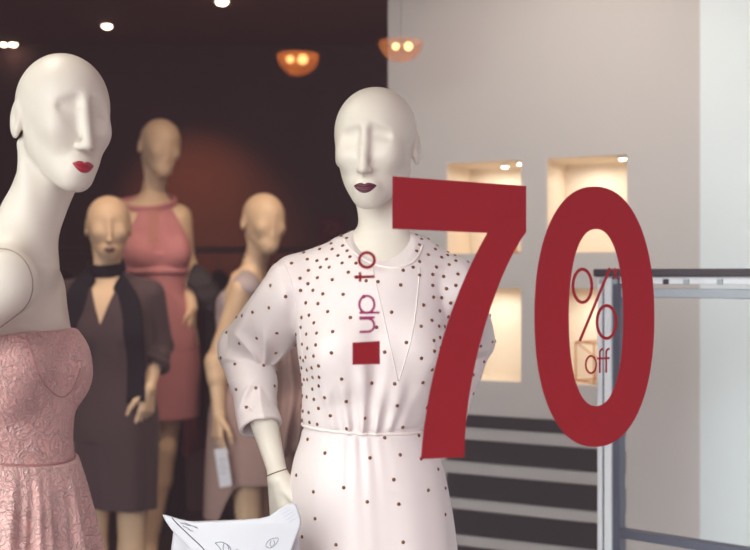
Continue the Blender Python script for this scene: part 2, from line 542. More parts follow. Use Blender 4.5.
def mesh_from(name, verts, quads, mats, parent=None, extra=None):
    """extra: an MB whose geometry (second material) joins the same mesh"""
    me = bpy.data.meshes.new(name)
    nv, nq = len(verts), len(quads)
    v = np.asarray(verts, np.float32)
    loops = quads.reshape(-1).astype(np.int32)
    starts = np.arange(nq, dtype=np.int32) * 4
    mi = np.zeros(nq, np.int32)
    if extra is not None and extra.v:
        ev = np.asarray(extra.v, np.float32)
        el = np.array([i for f in extra.f for i in f], np.int32) + nv
        ln = np.array([len(f) for f in extra.f], np.int32)
        es = np.concatenate([[0], np.cumsum(ln)[:-1]]).astype(np.int32) + nq * 4
        v = np.concatenate([v, ev]); loops = np.concatenate([loops, el]); starts = np.concatenate([starts, es])
        mi = np.concatenate([mi, np.array(extra.m, np.int32)])
    me.vertices.add(len(v)); me.vertices.foreach_set('co', v.reshape(-1))
    me.loops.add(len(loops)); me.loops.foreach_set('vertex_index', loops)
    me.polygons.add(len(starts)); me.polygons.foreach_set('loop_start', starts)
    me.polygons.foreach_set('material_index', mi)
    me.polygons.foreach_set('use_smooth', np.ones(len(starts), bool))
    for m in mats: me.materials.append(m)
    me.update(calc_edges=True)
    me.validate()
    o = bpy.data.objects.new(name, me)
    C.objects.link(o)
    if parent is not None: o.parent = parent
    return o

def bvh_of(verts, quads):
    return BVHTree.FromPolygons([tuple(p) for p in verts.tolist()], quads.tolist())

def sdf_part(name, f, lo, hi, h, mats, parent, extra_fn=None):
    v, q = polygonize(f, lo, hi, h)
    ex = extra_fn(v, q) if extra_fn else None
    o = mesh_from(name, v, q, mats, parent, ex)
    return o, v, q

# ------------------------------------------------------------------ mannequins
def head_sdf(P, faceless=0.0):
    """head frame: face to -Y, crown z = +0.115, chin z = -0.115"""
    d = ellipsoid(P, (0, 0.012, 0.030), (0.079, 0.094, 0.085))
    d = smin(d, ellipsoid(P, (0, -0.028, -0.018), (0.060, 0.062, 0.095)), 0.035)
    d = smin(d, ellipsoid(P, (0, -0.064, -0.094), (0.018, 0.022, 0.020)), 0.03)
    Q = P.copy(); Q[:, 0] = np.abs(Q[:, 0])
    d = smin(d, capsule(Q, (0.045, 0.0, -0.045), (0.009, -0.060, -0.098), 0.014, 0.013), 0.035)     # jaw line
    k = 1 - 0.75 * faceless
    d = smin(d, ellipsoid(Q, (0.036, -0.064, -0.022), (0.020, 0.020, 0.020)), 0.03)                 # cheekbone
    d = smax(d, -ellipsoid(Q, (0.029, -0.1083, 0.007), (0.027, 0.0175 * k, 0.024)), 0.020)           # wide soft hollow
    d = smax(d, -capsule(Q, (0.016, -0.0955 - 0.012 * faceless, 0.0190), (0.040, -0.0865 - 0.012 * faceless, 0.0140), 0.0145 - 0.007 * faceless, 0.0120 - 0.007 * faceless), 0.009)   # crease under the brow
    if faceless > 0.8:
        d = smin(d, capsule(P, (0, -0.080, 0.030), (0, -0.0865, -0.048), 0.006, 0.007), 0.015)
        d = smin(d, ellipsoid(P, (0, -0.060, -0.068), (0.030, 0.024, 0.032)), 0.03)
    else:
        d = smin(d, capsule(P, (0, -0.0845, 0.030), (0, -0.1085 + 0.010 * faceless, -0.050), 0.0050, 0.0092), 0.015)
        d = smin(d, ellipsoid(Q, (0.0090, -0.097 + 0.006 * faceless, -0.0525), (0.0070, 0.009, 0.0058)), 0.008)
    if faceless < 0.5:
        d = smin(d, ellipsoid(P, (0, -0.083, -0.083), (0.022, 0.013, 0.016)), 0.014)                # mouth mound
        d = smax(d, -ellipsoid(P, (0, -0.103, -0.066), (0.0035, 0.007, 0.007)), 0.006)
    e = ellipsoid(Q, (0.078, 0.024, -0.006), (0.008, 0.019, 0.031))
    e = smax(e, -ellipsoid(Q, (0.089, 0.018, -0.004), (0.009, 0.009, 0.016)), 0.008)
    d = smin(d, e, 0.008)
    return d

def hand_prims(wrist, dirv, side, scale=1.0, curl=0.35, spread=0.10, thumb_sign=1):
    """dirv: along the hand; side: towards the thumb; returns capsules"""
    d = Vector(dirv).normalized(); s = Vector(side); s = (s - d * s.dot(d)).normalized()
    n = d.cross(s) * thumb_sign            # palm side, fingers curl towards n
    W = Vector(wrist); k = scale
    caps = []
    for o in (-0.026, -0.009, 0.009, 0.025):
        caps.append((W + d * 0.006 * k + s * o * 0.5 * k, W + d * 0.082 * k + s * o * k, 0.016 * k, 0.0125 * k))
    for i, (o, L) in enumerate(((0.028, 0.074), (0.010, 0.083), (-0.009, 0.077), (-0.027, 0.060))):
        p = W + d * 0.082 * k + s * o * k
        ang = 0.10 + 0.05 * i
        dd = (d + s * (o / 0.028) * spread).normalized()
        for j, fr in enumerate((0.45, 0.31, 0.24)):
            ang += curl * (0.55 + 0.3 * j)
            q = p + (dd * math.cos(ang) + n * math.sin(ang)) * L * fr * k
            caps.append((p, q, (0.0090 - 0.0010 * j) * k, (0.0082 - 0.0012 * j) * k))
            p = q
    p = W + d * 0.020 * k + s * 0.022 * k
    for L, (cd, cs, cn), ra, rb in ((0.042, (0.72, 0.62, 0.30), 0.0135, 0.0105), (0.030, (0.88, 0.34, 0.34), 0.0102, 0.0088), (0.026, (0.95, 0.12, 0.28), 0.0088, 0.0068)):
        q = p + (d * cd + s * cs + n * cn).normalized() * L * k
        caps.append((p, q, ra * k, rb * k)); p = q
    return caps

TORSO = [  # z, cx, cy, a, b   (torso frame, facing -Y)
    (1.515, 0, 0.030, 0.052, 0.050), (1.47, 0, 0.022, 0.098, 0.062), (1.43, 0, 0.012, 0.140, 0.078), (1.38, 0, 0.004, 0.146, 0.092), (1.30, 0, 0.000, 0.138, 0.100),
    (1.22, 0, 0.000, 0.120, 0.090), (1.13, 0, 0.000, 0.106, 0.080), (1.06, 0, 0.005, 0.128, 0.094), (0.98, 0, 0.010, 0.150, 0.110), (0.90, 0, 0.012, 0.152, 0.112), (0.83, 0, 0.012, 0.13, 0.10)]

class Figure:
    """a display mannequin; everything in the axes of the shop, origin under the body"""
    def __init__(s, head, head_rot, neck, yaw, shR, elR, wrR, shL, elL, wrL, torso=TORSO, shift=None, neck_r=0.041,
                 handR=None, handL=None, faceless=0.0, legs=None, arm_r=(0.046, 0.036, 0.023), bust=0.047, head_size=(1, 1, 1)):
        s.hs = np.array(head_size, np.float32)
        s.head = np.array(head, np.float32); s.Rh = euler(*head_rot); s.neck = np.array(neck, np.float32)
        s.R = yaw_matrix(yaw); s.yaw = yaw
        keys = [list(k) for k in torso]
        if shift:
            zs = [z for z, _, _ in shift]
            for k in keys:
                k[1] += float(np.interp(k[0], zs, [a for _, a, _ in shift])); k[2] += float(np.interp(k[0], zs, [b for _, _, b in shift]))
        s.keys = keys; s.loft = Loft(keys); s.bust_r = bust
        s.J = dict(R=(shR, elR, wrR), L=(shL, elL, wrL)); s.arm_r = arm_r
        s.faceless = faceless; s.neck_r = neck_r
        s.hands = {}
        for k, hd in (('R', handR), ('L', handL)):
            wr = s.J[k][2]
            if hd is None:
                el = s.J[k][1]
                hd = dict(dirv=Vector(wr) - Vector(el), side=(0, -1, 0))
            ts = hd.pop('ts', 1)
            s.hands[k] = hand_prims(wr, thumb_sign=ts, **hd)
        s.legs = legs or [((-0.075, 0.012, 0.90), (-0.068, -0.005, 0.49), (-0.062, 0.03, 0.09)), ((0.075, 0.012, 0.90), (0.068, -0.005, 0.49), (0.062, 0.03, 0.09))]
        s.legs = [tuple(tuple((s.R @ np.array(j)).tolist()) for j in L) for L in s.legs]
    def tp(s, P):
        return rot_pts(P, s.R)
    def trunk(s, P):
        Q = s.tp(P)
        d = s.loft(Q, cap=0.02)
        cx, cy, _, _ = s.loft.at(np.array([1.285]))
        r = s.bust_r
        for sg in (-1, 1):
            d = smin(d, ellipsoid(Q, (cx[0] + sg * 0.066, cy[0] - 0.060, 1.285), (r, r * 0.95, r * 1.1)), 0.035)
        for k, sg in (('R', -1), ('L', 1)):
            sh = s.J[k][0]
            n = s.neck
            side = s.R @ np.array([sg * 0.022, 0.0, 0.0])
            d = smin(d, capsule(P, n + side.astype(np.float32) + A3(0, 0, -0.015), np.asarray(sh) + A3(0, 0, 0.006), 0.026, 0.040), 0.035)
        return d
    def arm(s, P, k, grow=0.0):
        sh, el, wr = s.J[k]; r0, r1, r2 = s.arm_r
        d = capsule(P, sh, el, r0 + grow, r1 + grow)
        mid = np.asarray(el) * 0.72 + np.asarray(wr) * 0.28
        d = smin(d, capsule(P, el, wr, r1 + grow, r2 + grow), 0.02)
        return smin(d, capsule(P, el, mid, r1 + grow, r1 * 0.98 + grow), 0.02)
    def hand(s, P, k):
        d = None
        for i, (a, b, ra, rb) in enumerate(s.hands[k]):
            c = capsule(P, a, b, ra, rb)
            d = c if d is None else smin(d, c, 0.012 if i < 4 else 0.006)
        return d
    def leg(s, P, joints):
        h, kn, an = [np.asarray(j, np.float32) for j in joints]
        d = capsule(P, h, kn, 0.074, 0.048)
        calf = kn * 0.68 + an * 0.32 + A3(0, 0.012, 0)
        d = smin(d, capsule(P, kn, an, 0.047, 0.030), 0.02)
        d = smin(d, capsule(P, kn * 0.9 + an * 0.1, calf, 0.040, 0.048), 0.03)
        d = smin(d, capsule(P, calf, an, 0.046, 0.031), 0.02)
        z0 = an[2]
        fw = (s.R @ np.array([0, -1.0, 0])).astype(np.float32)
        ball = np.array((an[0], an[1], 0.016), np.float32) + fw * 0.12
        d = smin(d, capsule(P, an, an - fw * 0.03 + A3(0, 0, -z0 + 0.022), 0.03, 0.018), 0.02)
        d = smin(d, capsule(P, an + A3(0, 0, -0.01), ball, 0.030, 0.017), 0.02)
        return smin(d, capsule(P, ball, ball + fw * 0.065 + A3(0, 0, -0.003), 0.020, 0.012), 0.02)
    def head_d(s, P):
        Q = rot_pts(P - s.head, s.Rh)
        d = head_sdf(Q / s.hs, s.faceless) * float(s.hs.min())
        top = s.head + (s.Rh @ np.array([0, 0.034, -0.045])).astype(np.float32)
        r = s.neck_r
        nk = smin(capsule(P, top, s.neck, r, r * 1.04), capsule(P, s.neck * 0.75 + top * 0.25, s.neck + A3(0, 0, -0.03), r * 1.02, r * 1.5), 0.02)
        for sg in (-1, 1):     # neck tendons from behind the ear to the breastbone
            a = s.head + (s.Rh @ np.array([sg * 0.052, 0.03, -0.045])).astype(np.float32)
            b = s.neck + (s.R @ np.array([sg * 0.016, -0.034, -0.012])).astype(np.float32)
            nk = smin(nk, capsule(P, a, b, 0.013, 0.009), 0.018)
        return smin(d, nk, 0.014)
    def full(s, P):
        hd = s.head
        lo, hi = np.minimum(hd, s.neck) - 0.15, np.maximum(hd, s.neck) + 0.15
        ks = np.array(s.keys)
        d = masked(P, (-0.30, -0.30, 0.80), (0.30, 0.30, 1.60), s.trunk)
        d = smin(d, masked(P, lo, hi, s.head_d), 0.03)
        for k in 'RL':
            j = np.array(s.J[k])
            d = smin(d, masked(P, j.min(0) - 0.06, j.max(0) + 0.06, lambda Q: s.arm(Q, k)), 0.022)
            wr = np.array(s.J[k][2])
            d = smin(d, masked(P, wr - 0.2, wr + 0.2, lambda Q: s.hand(Q, k), 0.0), 0.012)
        for L in s.legs:
            j = np.array(L)
            lo2 = j.min(0) - 0.1; lo2[2] = -0.02; lo2[:2] -= 0.16
            d = smin(d, masked(P, lo2, j.max(0) + A3(0.26, 0.16, 0.1), lambda Q: s.leg(Q, L)), 0.025)
        return d
    def bounds(s):
        pts = [s.head - 0.14, s.head + 0.14]
        for k in 'RL':
            for p in s.J[k]: pts += [np.array(p) - 0.06, np.array(p) + 0.06]
            for a, b, _, _ in s.hands[k]: pts += [np.array(b) - 0.02, np.array(b) + 0.02]
        for L in s.legs:
            for p in L: pts += [np.array(p) - 0.1, np.array(p) + 0.1, np.array(p) - np.array((0, 0.23, 0)), np.array(p) + s.R @ np.array((0, -0.23, 0))]
        pts += [(-0.2, -0.2, 0), (0.2, 0.2, 1.5)]
        pts = np.array([np.asarray(p, float) for p in pts])
        lo, hi = pts.min(0), pts.max(0)
        lo[2] = -0.015
        return lo, hi

def make_lips(fig, root, bvh, m, width=0.0215, zc=-0.084):
    """painted mouth: upper lip with cupid's bow and lower lip on the face"""
    R = fig.Rh
    nu, nw = 25, 13
    vs, fs = [], []
    for i in range(nu):
        u = -1 + 2 * i / (nu - 1)
        au = abs(u)
        up = 0.0085 * (1 - au ** 2.4) * (1 - 0.30 * math.exp(-(u / 0.16) ** 2)) + 0.0006
        dn = 0.0095 * (1 - au ** 2.2) + 0.0006
        base = zc + 0.0035 * au ** 2
        for j in range(nw):
            t = -1 + 2 * j / (nw - 1)
            z = base + (t * up if t > 0 else t * dn)
            lobe = (math.sin(min(1, abs(t) * 1.05) * math.pi) ** 0.8 if abs(t) < 0.95 else 0.0)
            bulge = 0.0045 * (1 - au ** 2) * lobe * (1.15 if t < 0 else 0.9)
            p = np.array([u * width, -0.2, z])
            o = Vector(fig.head.astype(float) + R @ p); dr = Vector(R @ np.array([0, 1.0, 0]))
            hit = bvh.ray_cast(o, dr)
            q = hit[0] if hit[0] is not None else o + dr * 0.1
            vs.append(q - dr * (0.0009 + bulge))
    for i in range(nu - 1):
        for j in range(nw - 1):
            a = i * nw + j
            fs.append((a, a + nw, a + nw + 1, a + 1))
    b = MB(); b.add(vs, fs)
    o = b.build('lips', m, root)
    return o

def ring_on(bvh, c, axis, r, seg=40, lift=0.0006, n0=None):
    """closed loop of points where rays from c leave the surface"""
    axis = Vector(axis).normalized(); u = axis.orthogonal().normalized(); v = axis.cross(u)
    pts = []
    for k in range(seg):
        an = 2 * math.pi * k / seg
        d = u * math.cos(an) + v * math.sin(an)
        hit = bvh.ray_cast(Vector(c) + d * r, -d)
        if hit[0] is not None: pts.append(hit[0] + d * lift)
    return pts

def project(bvh, root_loc, pts_px, depth, n=24, lift=0.001):
    """polyline of photo pixels thrown onto a surface (local coordinates of root)"""
    out = []
    L = Vector(root_loc)
    eye = Vector((0, 0, CAMZ)) - L
    seq = []
    m = len(pts_px)
    for i in range(n):
        t = i / (n - 1) * (m - 1); k = min(int(t), m - 2); f = t - k
        p0 = pts_px[max(k - 1, 0)]; p1 = pts_px[k]; p2 = pts_px[k + 1]; p3 = pts_px[min(k + 2, m - 1)]
        seq.append(tuple(0.5 * (2 * p1[c] + (p2[c] - p0[c]) * f + (2 * p0[c] - 5 * p1[c] + 4 * p2[c] - p3[c]) * f * f + (3 * p1[c] - p0[c] - 3 * p2[c] + p3[c]) * f ** 3) for c in (0, 1)))
    for px, py in seq:
        d = (at(px, py, depth) - Vector((0, 0, CAMZ))).normalized()
        hit = bvh.ray_cast(eye, d)
        if hit[0] is not None: out.append(hit[0] - d * lift)
    return out

# ================================================================== THE SETTING
def on_glass(px, py):
    """point of the window plane seen at a photo pixel: plane y = 1.5 + 0.39 x"""
    dx, dz = (px - 375) / F, (275 - py) / F
    t = 1.5 / (1 - 0.39 * dx)
    return Vector((dx * t, t, CAMZ + dz * t))

def structure(name, mb, m):
    o = mb.build(name, m); o['kind'] = 'structure'
    return o

CEIL = 2.95
BACKY = 6.6
b = MB(); b.box((-3.1, 0.2, -0.1), (2.1, BACKY + 0.1, 0)); structure('floor', b, M['floor'])
b = MB(); b.box((-3.1, 0.2, CEIL), (2.1, BACKY + 0.1, CEIL + 0.1)); structure('ceiling', b, M['brown_ceiling'])
b = MB(); b.box((-3.1, BACKY, 0), (2.1, BACKY + 0.1, CEIL)); structure('wall_back', b, M['brown'])
b = MB(); b.box((-3.1, 0.2, 0), (-3.0, BACKY, CEIL)); structure('wall_left', b, M['brown'])
b = MB(); b.box((2.0, 3.3, 0), (2.1, BACKY, CEIL)); structure('wall_back_right', b, M['brown'])

# shop window: pane along (1, 0.39)
GD = Vector((1, 0.39, 0)).normalized()          # along the glass
GN = Vector((0.39, -1, 0)).normalized()         # towards the street
def glass_frame():
    m = Matrix.Identity(4)
    m.col[0][:3] = GD; m.col[1][:3] = -GN; m.col[2][:3] = (0, 0, 1)
    m.translation = (0, 1.5, 0)
    return m
GM = glass_frame()
b = MB(); b.box((-3.2, -0.008, 0.0), (1.80, 0.0, CEIL), GM); structure('window_1', b, M['glass'])
b = MB(); b.box((-3.2, 0.01, 0.0), (1.20, 0.90, 0.064), GM); structure('floor_display', b, M['floor'])

# niche wall: runs along (-2.07, 1) from (0.963, 3.087) to (0.044, 3.53)
WD = Vector((2.07, -1, 0)).normalized()         # along the wall, to the right
WN = Vector((-1, -2.07, 0)).normalized()        # towards the viewer
W0 = Vector((0.044, 3.53, 0))
WL = (Vector((0.963, 3.087, 0)) - W0).length
def wall_u(px):
    """distance along the niche wall seen at photo column px"""
    k = (px - 375) / F
    return (k * W0.y - W0.x) / (WD.x - k * WD.y)
WM = Matrix.Identity(4)
WM.col[0][:3] = WD; WM.col[1][:3] = -WN; WM.col[2][:3] = (0, 0, 1); WM.translation = W0
NZ = [(1.57, 1.868), (1.158, 1.458)]
NU = [(wall_u(447), wall_u(521)), (wall_u(547), wall_u(627))]
ND = 0.22
b = MB()
us = [0, NU[0][0], NU[0][1], NU[1][0], NU[1][1], WL]
zs = [0, NZ[1][0], NZ[1][1], NZ[0][0], NZ[0][1], CEIL]
for i in range(5):
    for j in range(5):
        if i in (1, 3) and j in (1, 3): continue
        b.add([WM @ Vector(p) for p in ((us[i], 0, zs[j]), (us[i + 1], 0, zs[j]), (us[i + 1], 0, zs[j + 1]), (us[i], 0, zs[j + 1]))], [(0, 1, 2, 3)], 0, False)
for i in (1, 3):
    for j in (1, 3):
        u0, u1, z0, z1 = us[i], us[i + 1], zs[j], zs[j + 1]
        q = [WM @ Vector(p) for p in ((u0, 0, z0), (u1, 0, z0), (u1, 0, z1), (u0, 0, z1), (u0, ND, z0), (u1, ND, z0), (u1, ND, z1), (u0, ND, z1))]
        b.add(q, [(4, 5, 6, 7), (0, 1, 5, 4), (3, 7, 6, 2), (0, 4, 7, 3), (1, 2, 6, 5)], 1, False)
# back and ends of the wall block
q = [WM @ Vector(p) for p in ((0, 0, 0), (0, 0.30, 0), (0, 0.30, CEIL), (0, 0, CEIL), (WL, 0.30, 0), (WL, 0.30, CEIL), (WL, 0, 0), (WL, 0, CEIL))]
b.add(q, [(0, 1, 2, 3), (1, 4, 5, 2), (4, 6, 7, 5)], 0, False)
structure('wall_niches', b, [M['wall'], M['niche']])
# cool white end wall of the window, from the niche wall to the glass
b = MB()
p0, p1 = Vector((0.963, 3.087, 0)), Vector((1.62, 2.16, 0))
dr = (p1 - p0).normalized(); nr = Vector((-dr.y, dr.x, 0))
m4 = Matrix.Identity(4); m4.col[0][:3] = dr; m4.col[1][:3] = nr; m4.col[2][:3] = (0, 0, 1); m4.translation = p0
b.box((0.0, 0.0, 0), ((p1 - p0).length, 0.10, CEIL), m4); structure('wall_right', b, M['white'])

# ------------------------------------------------------------------ lights one can see
def disc_light(name, loc, r, label, cat, group, glow, up=True):
    t = empty(name, loc)
    tag(t, label, cat, group)
    a = MB(); a.lathe([(r, 0.0), (r * 1.35, -0.002), (r * 1.35, -0.008), (r, -0.008), (r, 0.0)], 28); a.build('trim_ring', M['alu'], t)
    a = MB(); a.lathe([(0.0005, -0.008 - r * 0.35), (r * 0.6, -0.008 - r * 0.27), (r * 0.98, -0.007), (r * 0.98, -0.001), (0.0005, -0.001)], 28); a.build('diffuser', glow, t)
    return t
for px, py, r, lab in ((107, 25, 0.027, 'round downlight in the brown ceiling above the pink lace mannequin'),
                       (222, 1, 0.030, 'round downlight at the top edge, the one nearest the window'),
                       (4, 47.5, 0.018, 'small round downlight by the back wall, leftmost of the pair far left'),
                       (13, 48, 0.022, 'small round downlight by the back wall, right one of the pair far left')):
    Y = (CEIL - CAMZ) * F / (275 - py)
    Y = min(Y, BACKY - 0.08)
    p = at(px, py, Y); p.z = CEIL
    disc_light('ceiling_light', p, r, lab, 'ceiling light', 'downlights in the brown ceiling', M['downlight'])
for (u, v_, j, k, lab) in ((wall_u(493), 0.12, 0, 0, 'small spotlight in the upper left niche, the left of its two'),
                           (wall_u(516), 0.05, 0, 0, 'small spotlight in the upper left niche, the right of its two'),
                           (wall_u(619), 0.05, 0, 1, 'small spotlight in the top of the upper right niche')):
    p = WM @ Vector((u, v_, NZ[0][1]))
    disc_light('niche_light', p, 0.013, lab, 'spotlight', 'niche spotlights', M['nichelight'])
for ui in (0, 1):
    for j in (0, 1):
        uc = (NU[ui][0] + NU[ui][1]) / 2
        p = WM @ Vector((uc, 0.11, NZ[j][1] - 0.02)); q = WM @ Vector((uc, 0.12, NZ[j][0]))
        area_light('niche_lamp', p, q, 0.10, 0.26, (1.0, 0.94, 0.86))

def bowl_lamp(px, py, Y, rx, h, shade, label, bulbs, power):
    p = at(px, py, Y)
    t = empty('pendant_lamp', p); tag(t, label, 'lamp', 'amber bowl lamps')
    n = 16; prof = []
    for i in range(n + 1):
        an = i / n * math.pi / 2
        prof.append((max(0.001, rx * math.sin(an)), -h * math.cos(an)))
    prof += [(rx - 0.004, 0.001)] + [(max(0.0008, (rx - 0.004) * math.sin(i / n * math.pi / 2)), -(h - 0.004) * math.cos(i / n * math.pi / 2)) for i in range(n, -1, -1)]
    a = MB(); a.lathe(prof, 36); a.build('glass_bowl', shade, t)
    for dx, dy, r in bulbs:
        a = MB(); a.lathe([(max(0.0005, r * math.sin(i / 10 * math.pi)), r * math.cos(i / 10 * math.pi)) for i in range(11)], 16, Matrix.Translation((dx, dy, -h * 0.25)))
        a.build('bulb', M['bulb'], t)
    a = MB(); a.lathe([(0.0006, 0.0), (0.0006, CEIL - p.z - 0.03)], 6); a.build('wire', M['lampmetal'], t)
    a = MB(); a.lathe([(0.001, CEIL - p.z - 0.03), (0.02, CEIL - p.z - 0.026), (0.03, CEIL - p.z), (0.001, CEIL - p.z)], 20); a.build('ceiling_rose', M['brown_ceiling'], t)
    d = bpy.data.lights.new('bulb_light', 'POINT'); d.energy = power; d.color = (1.0, 0.6, 0.28); d.shadow_soft_size = 0.03
    o = bpy.data.objects.new('bulb_light', d); o.location = p + Vector((0, 0, 0.03)); C.objects.link(o)
bowl_lamp(298, 55, 5.0, 0.10, 0.10, M['amber'], 'amber glass bowl lamp glowing against the dark brown back wall', ((-0.036, -0.02, 0.019), (0.024, -0.02, 0.025)), 0.3)
bowl_lamp(401, 42, 3.15, 0.068, 0.062, M['amber_reflection'], 'reflection of an amber bowl lamp, built hanging in front of the light wall edge', ((-0.016, -0.01, 0.011), (0.022, -0.01, 0.013)), 0.1)  # lamp reflection in the window glass, built as a solid hanging bowl

# ------------------------------------------------------------------ red vinyl lettering on the window
VT = 0.0004
GM_IN = GM @ Matrix.Translation((0, 0.0004, 0))       # just behind the pane
def g2(px, py):
    p = on_glass(px, py)
    return ((p - Vector((0, 1.5, 0))).dot(GD), p.z)
def decal(name, label, cat='vinyl lettering', group='red vinyl lettering on the window'):
    t = empty(name, (0, 1.5, 0)); t.matrix_world = GM_IN
    return tag(t, label, cat, group)
def center_root(t, parts):
    """move the root to the middle of its parts"""
    vs = [v.co for o in parts for v in o.data.vertices]
    c = Vector((min(v.x for v in vs) + max(v.x for v in vs), 0, 2 * min(v.z for v in vs))) / 2
    for o in parts: o.data.transform(Matrix.Translation(-c))
    t.matrix_world = GM_IN @ Matrix.Translation(c)
def flat_shape(name, m, outer, holes=None, parent=None):
    vs, fs = prism(outer, holes, VT)
    b = MB(); b.add(vs, fs, 0, False)
    return b.build(name, m, parent)
def px_shape(pts): return [g2(*p) for p in pts]
def bez(p0, p1, p2, p3, n=14):
    return [tuple((1 - t) ** 3 * p0[c] + 3 * (1 - t) ** 2 * t * p1[c] + 3 * (1 - t) * t * t * p2[c] + t ** 3 * p3[c] for c in (0, 1)) for t in [i / n for i in range(n)]]
seven = [(392.6, 176.2), (526.4, 185.9), (526.4, 232.0)] + bez((526.4, 232.0), (499, 268), (464, 372), (464.6, 457.2))[1:] + [(464.6, 457.2), (421.0, 459.2)] + \
    bez((421.0, 459.2), (427, 375), (452, 295), (487.3, 233.0))[1:] + [(487.3, 233.0), (392.4, 228.8)]
t = decal('vinyl_digit', 'large red number seven stuck on the window glass', 'vinyl digit')
center_root(t, [flat_shape('numeral', M['red'], px_shape(seven), None, t)])
def superoval(cx, cy, rx, ry, e, n=72):
    out = []
    for i in range(n):
        a = 2 * math.pi * i / n; c, s_ = math.cos(a), math.sin(a)
        out.append((cx + rx * math.copysign(abs(c) ** (2 / e), c), cy + ry * math.copysign(abs(s_) ** (2 / e), s_)))
    return out
t = decal('vinyl_digit', 'large red number zero stuck on the window glass', 'vinyl digit')
center_root(t, [flat_shape('numeral', M['red'], px_shape(superoval(594.6, 316.7, 60.0, 130.3, 2.22)), [px_shape(superoval(596.2, 317.5, 27.2, 88.5, 2.25))], t)])
t = decal('vinyl_square', 'small solid red square on the window below the rotated words', 'vinyl square')
center_root(t, [flat_shape('patch', M['red'], px_shape([(352.6, 342.6), (380.0, 341.0), (380.0, 364.2), (352.6, 364.8)]), None, t)])

def letter(name, strokes, wdt_px, m, parent):
    """strokes: pixel polylines (closed flag) turned into flat bands"""
    b = MB()
    for k, (pts, closed) in enumerate(strokes):
        q = [Vector((u, 0, z)) for u, z in px_shape(pts)]
        n = len(q); hw = wdt_px / F * 1.78 / 2
        L, R_ = [], []
        for i in range(n):
            a = q[(i - 1) % n] if (closed or i > 0) else q[i]; c = q[(i + 1) % n] if (closed or i < n - 1) else q[i]
            d = (c - a).normalized(); s_ = Vector((-d.z, 0, d.x)) * hw
            L.append(q[i] + s_); R_.append(q[i] - s_)
        off = 0.00003 * k
        vs = [p + Vector((0, off, 0)) for p in L + R_] + [p + Vector((0, VT - off, 0)) for p in L + R_]
        fs = []
        for i in range(n if closed else n - 1):
            j = (i + 1) % n
            fs += [(i, j, n + j, n + i), (2 * n + i, 3 * n + i, 3 * n + j, 2 * n + j), (i, 2 * n + i, 2 * n + j, j), (n + i, n + j, 3 * n + j, 3 * n + i)]
        if not closed:
            fs += [(0, n, 3 * n, 2 * n), (n - 1, 3 * n - 1, 4 * n - 1, 2 * n - 1)]
        b.add(vs, fs, 0, False)
    return b.build(name, m, parent)
def arc(cx, cy, rx, ry, a0, a1, n=18):
    return [(cx + rx * math.cos(math.radians(a0 + (a1 - a0) * i / n)), cy + ry * math.sin(math.radians(a0 + (a1 - a0) * i / n))) for i in range(n + 1)]
def loop(cx, cy, rx, ry, n=32): return arc(cx, cy, rx, ry, 0, 360, n)[:-1]

t = decal('vinyl_word', 'thin rotated letters reading up, above the red square on the window')
ps = [letter('letter', [([(359.6, 332.0), (368.0, 331.8)] + arc(368.0, 325.2, 6.4, 6.6, 90, -90) + [(359.6, 318.6)], False), ([(359.6, 317.6), (374.8, 317.4)], False)], 2.0, M['purple'], t),
      letter('letter', [(loop(367.0, 304.4, 7.5, 8.6), False), (arc(367.0, 304.4, 7.5, 8.6, 0, 360), False), ([(359.4, 312.8), (379.6, 312.6)], False)], 2.0, M['purple'], t)]
center_root(t, ps)
t = decal('vinyl_word', 'thin rotated letters reading to, topmost word in front of the white dress collar')
ps = [letter('letter', [([(354.4, 277.2), (374.8, 276.6)], False), ([(360.2, 272.2), (360.2, 281.8)], False)], 2.4, M['red'], t),
      letter('letter', [(loop(367.0, 260.0, 7.6, 7.4), True)], 2.6, M['red'], t)]
center_root(t, ps)
t = decal('vinyl_percent', 'thin red percent sign inside the large zero', 'vinyl sign')
ps = [letter('ring', [(loop(582.6, 285.8, 9.4, 16.6), True)], 3.0, M['red'], t), letter('ring', [(loop(606.8, 322.0, 9.6, 16.4), True)], 3.0, M['red'], t),
      letter('slash', [([(610.2, 268.0), (579.8, 341.4)], False)], 2.8, M['red'], t)]
center_root(t, ps)
t = decal('vinyl_asterisk', 'tiny red asterisk at the upper right of the percent sign', 'vinyl sign')
ps = [letter('mark', [([(612.8, 278.8), (618.2, 268.6)], False), ([(613.0, 268.8), (618.4, 278.6)], False), ([(615.4, 267.6), (615.8, 272.2)], False)], 1.3, M['red'], t)]
center_root(t, ps)
t = decal('vinyl_word', 'small red word off inside the large zero under the percent sign')
ps = [letter('letter', [(loop(591.2, 364.6, 5.2, 8.6), True)], 1.9, M['red'], t),
      letter('letter', [(arc(603.4, 352.6, 3.4, 3.6, 270, 180, 8) + [(600.0, 373.0)], False), ([(597.2, 358.6), (603.4, 358.4)], False)], 1.9, M['red'], t),
      letter('letter', [(arc(609.8, 352.4, 3.4, 3.6, 270, 180, 8) + [(606.4, 372.8)], False), ([(603.8, 358.3), (609.8, 358.1)], False)], 1.9, M['red'], t)]
center_root(t, ps)


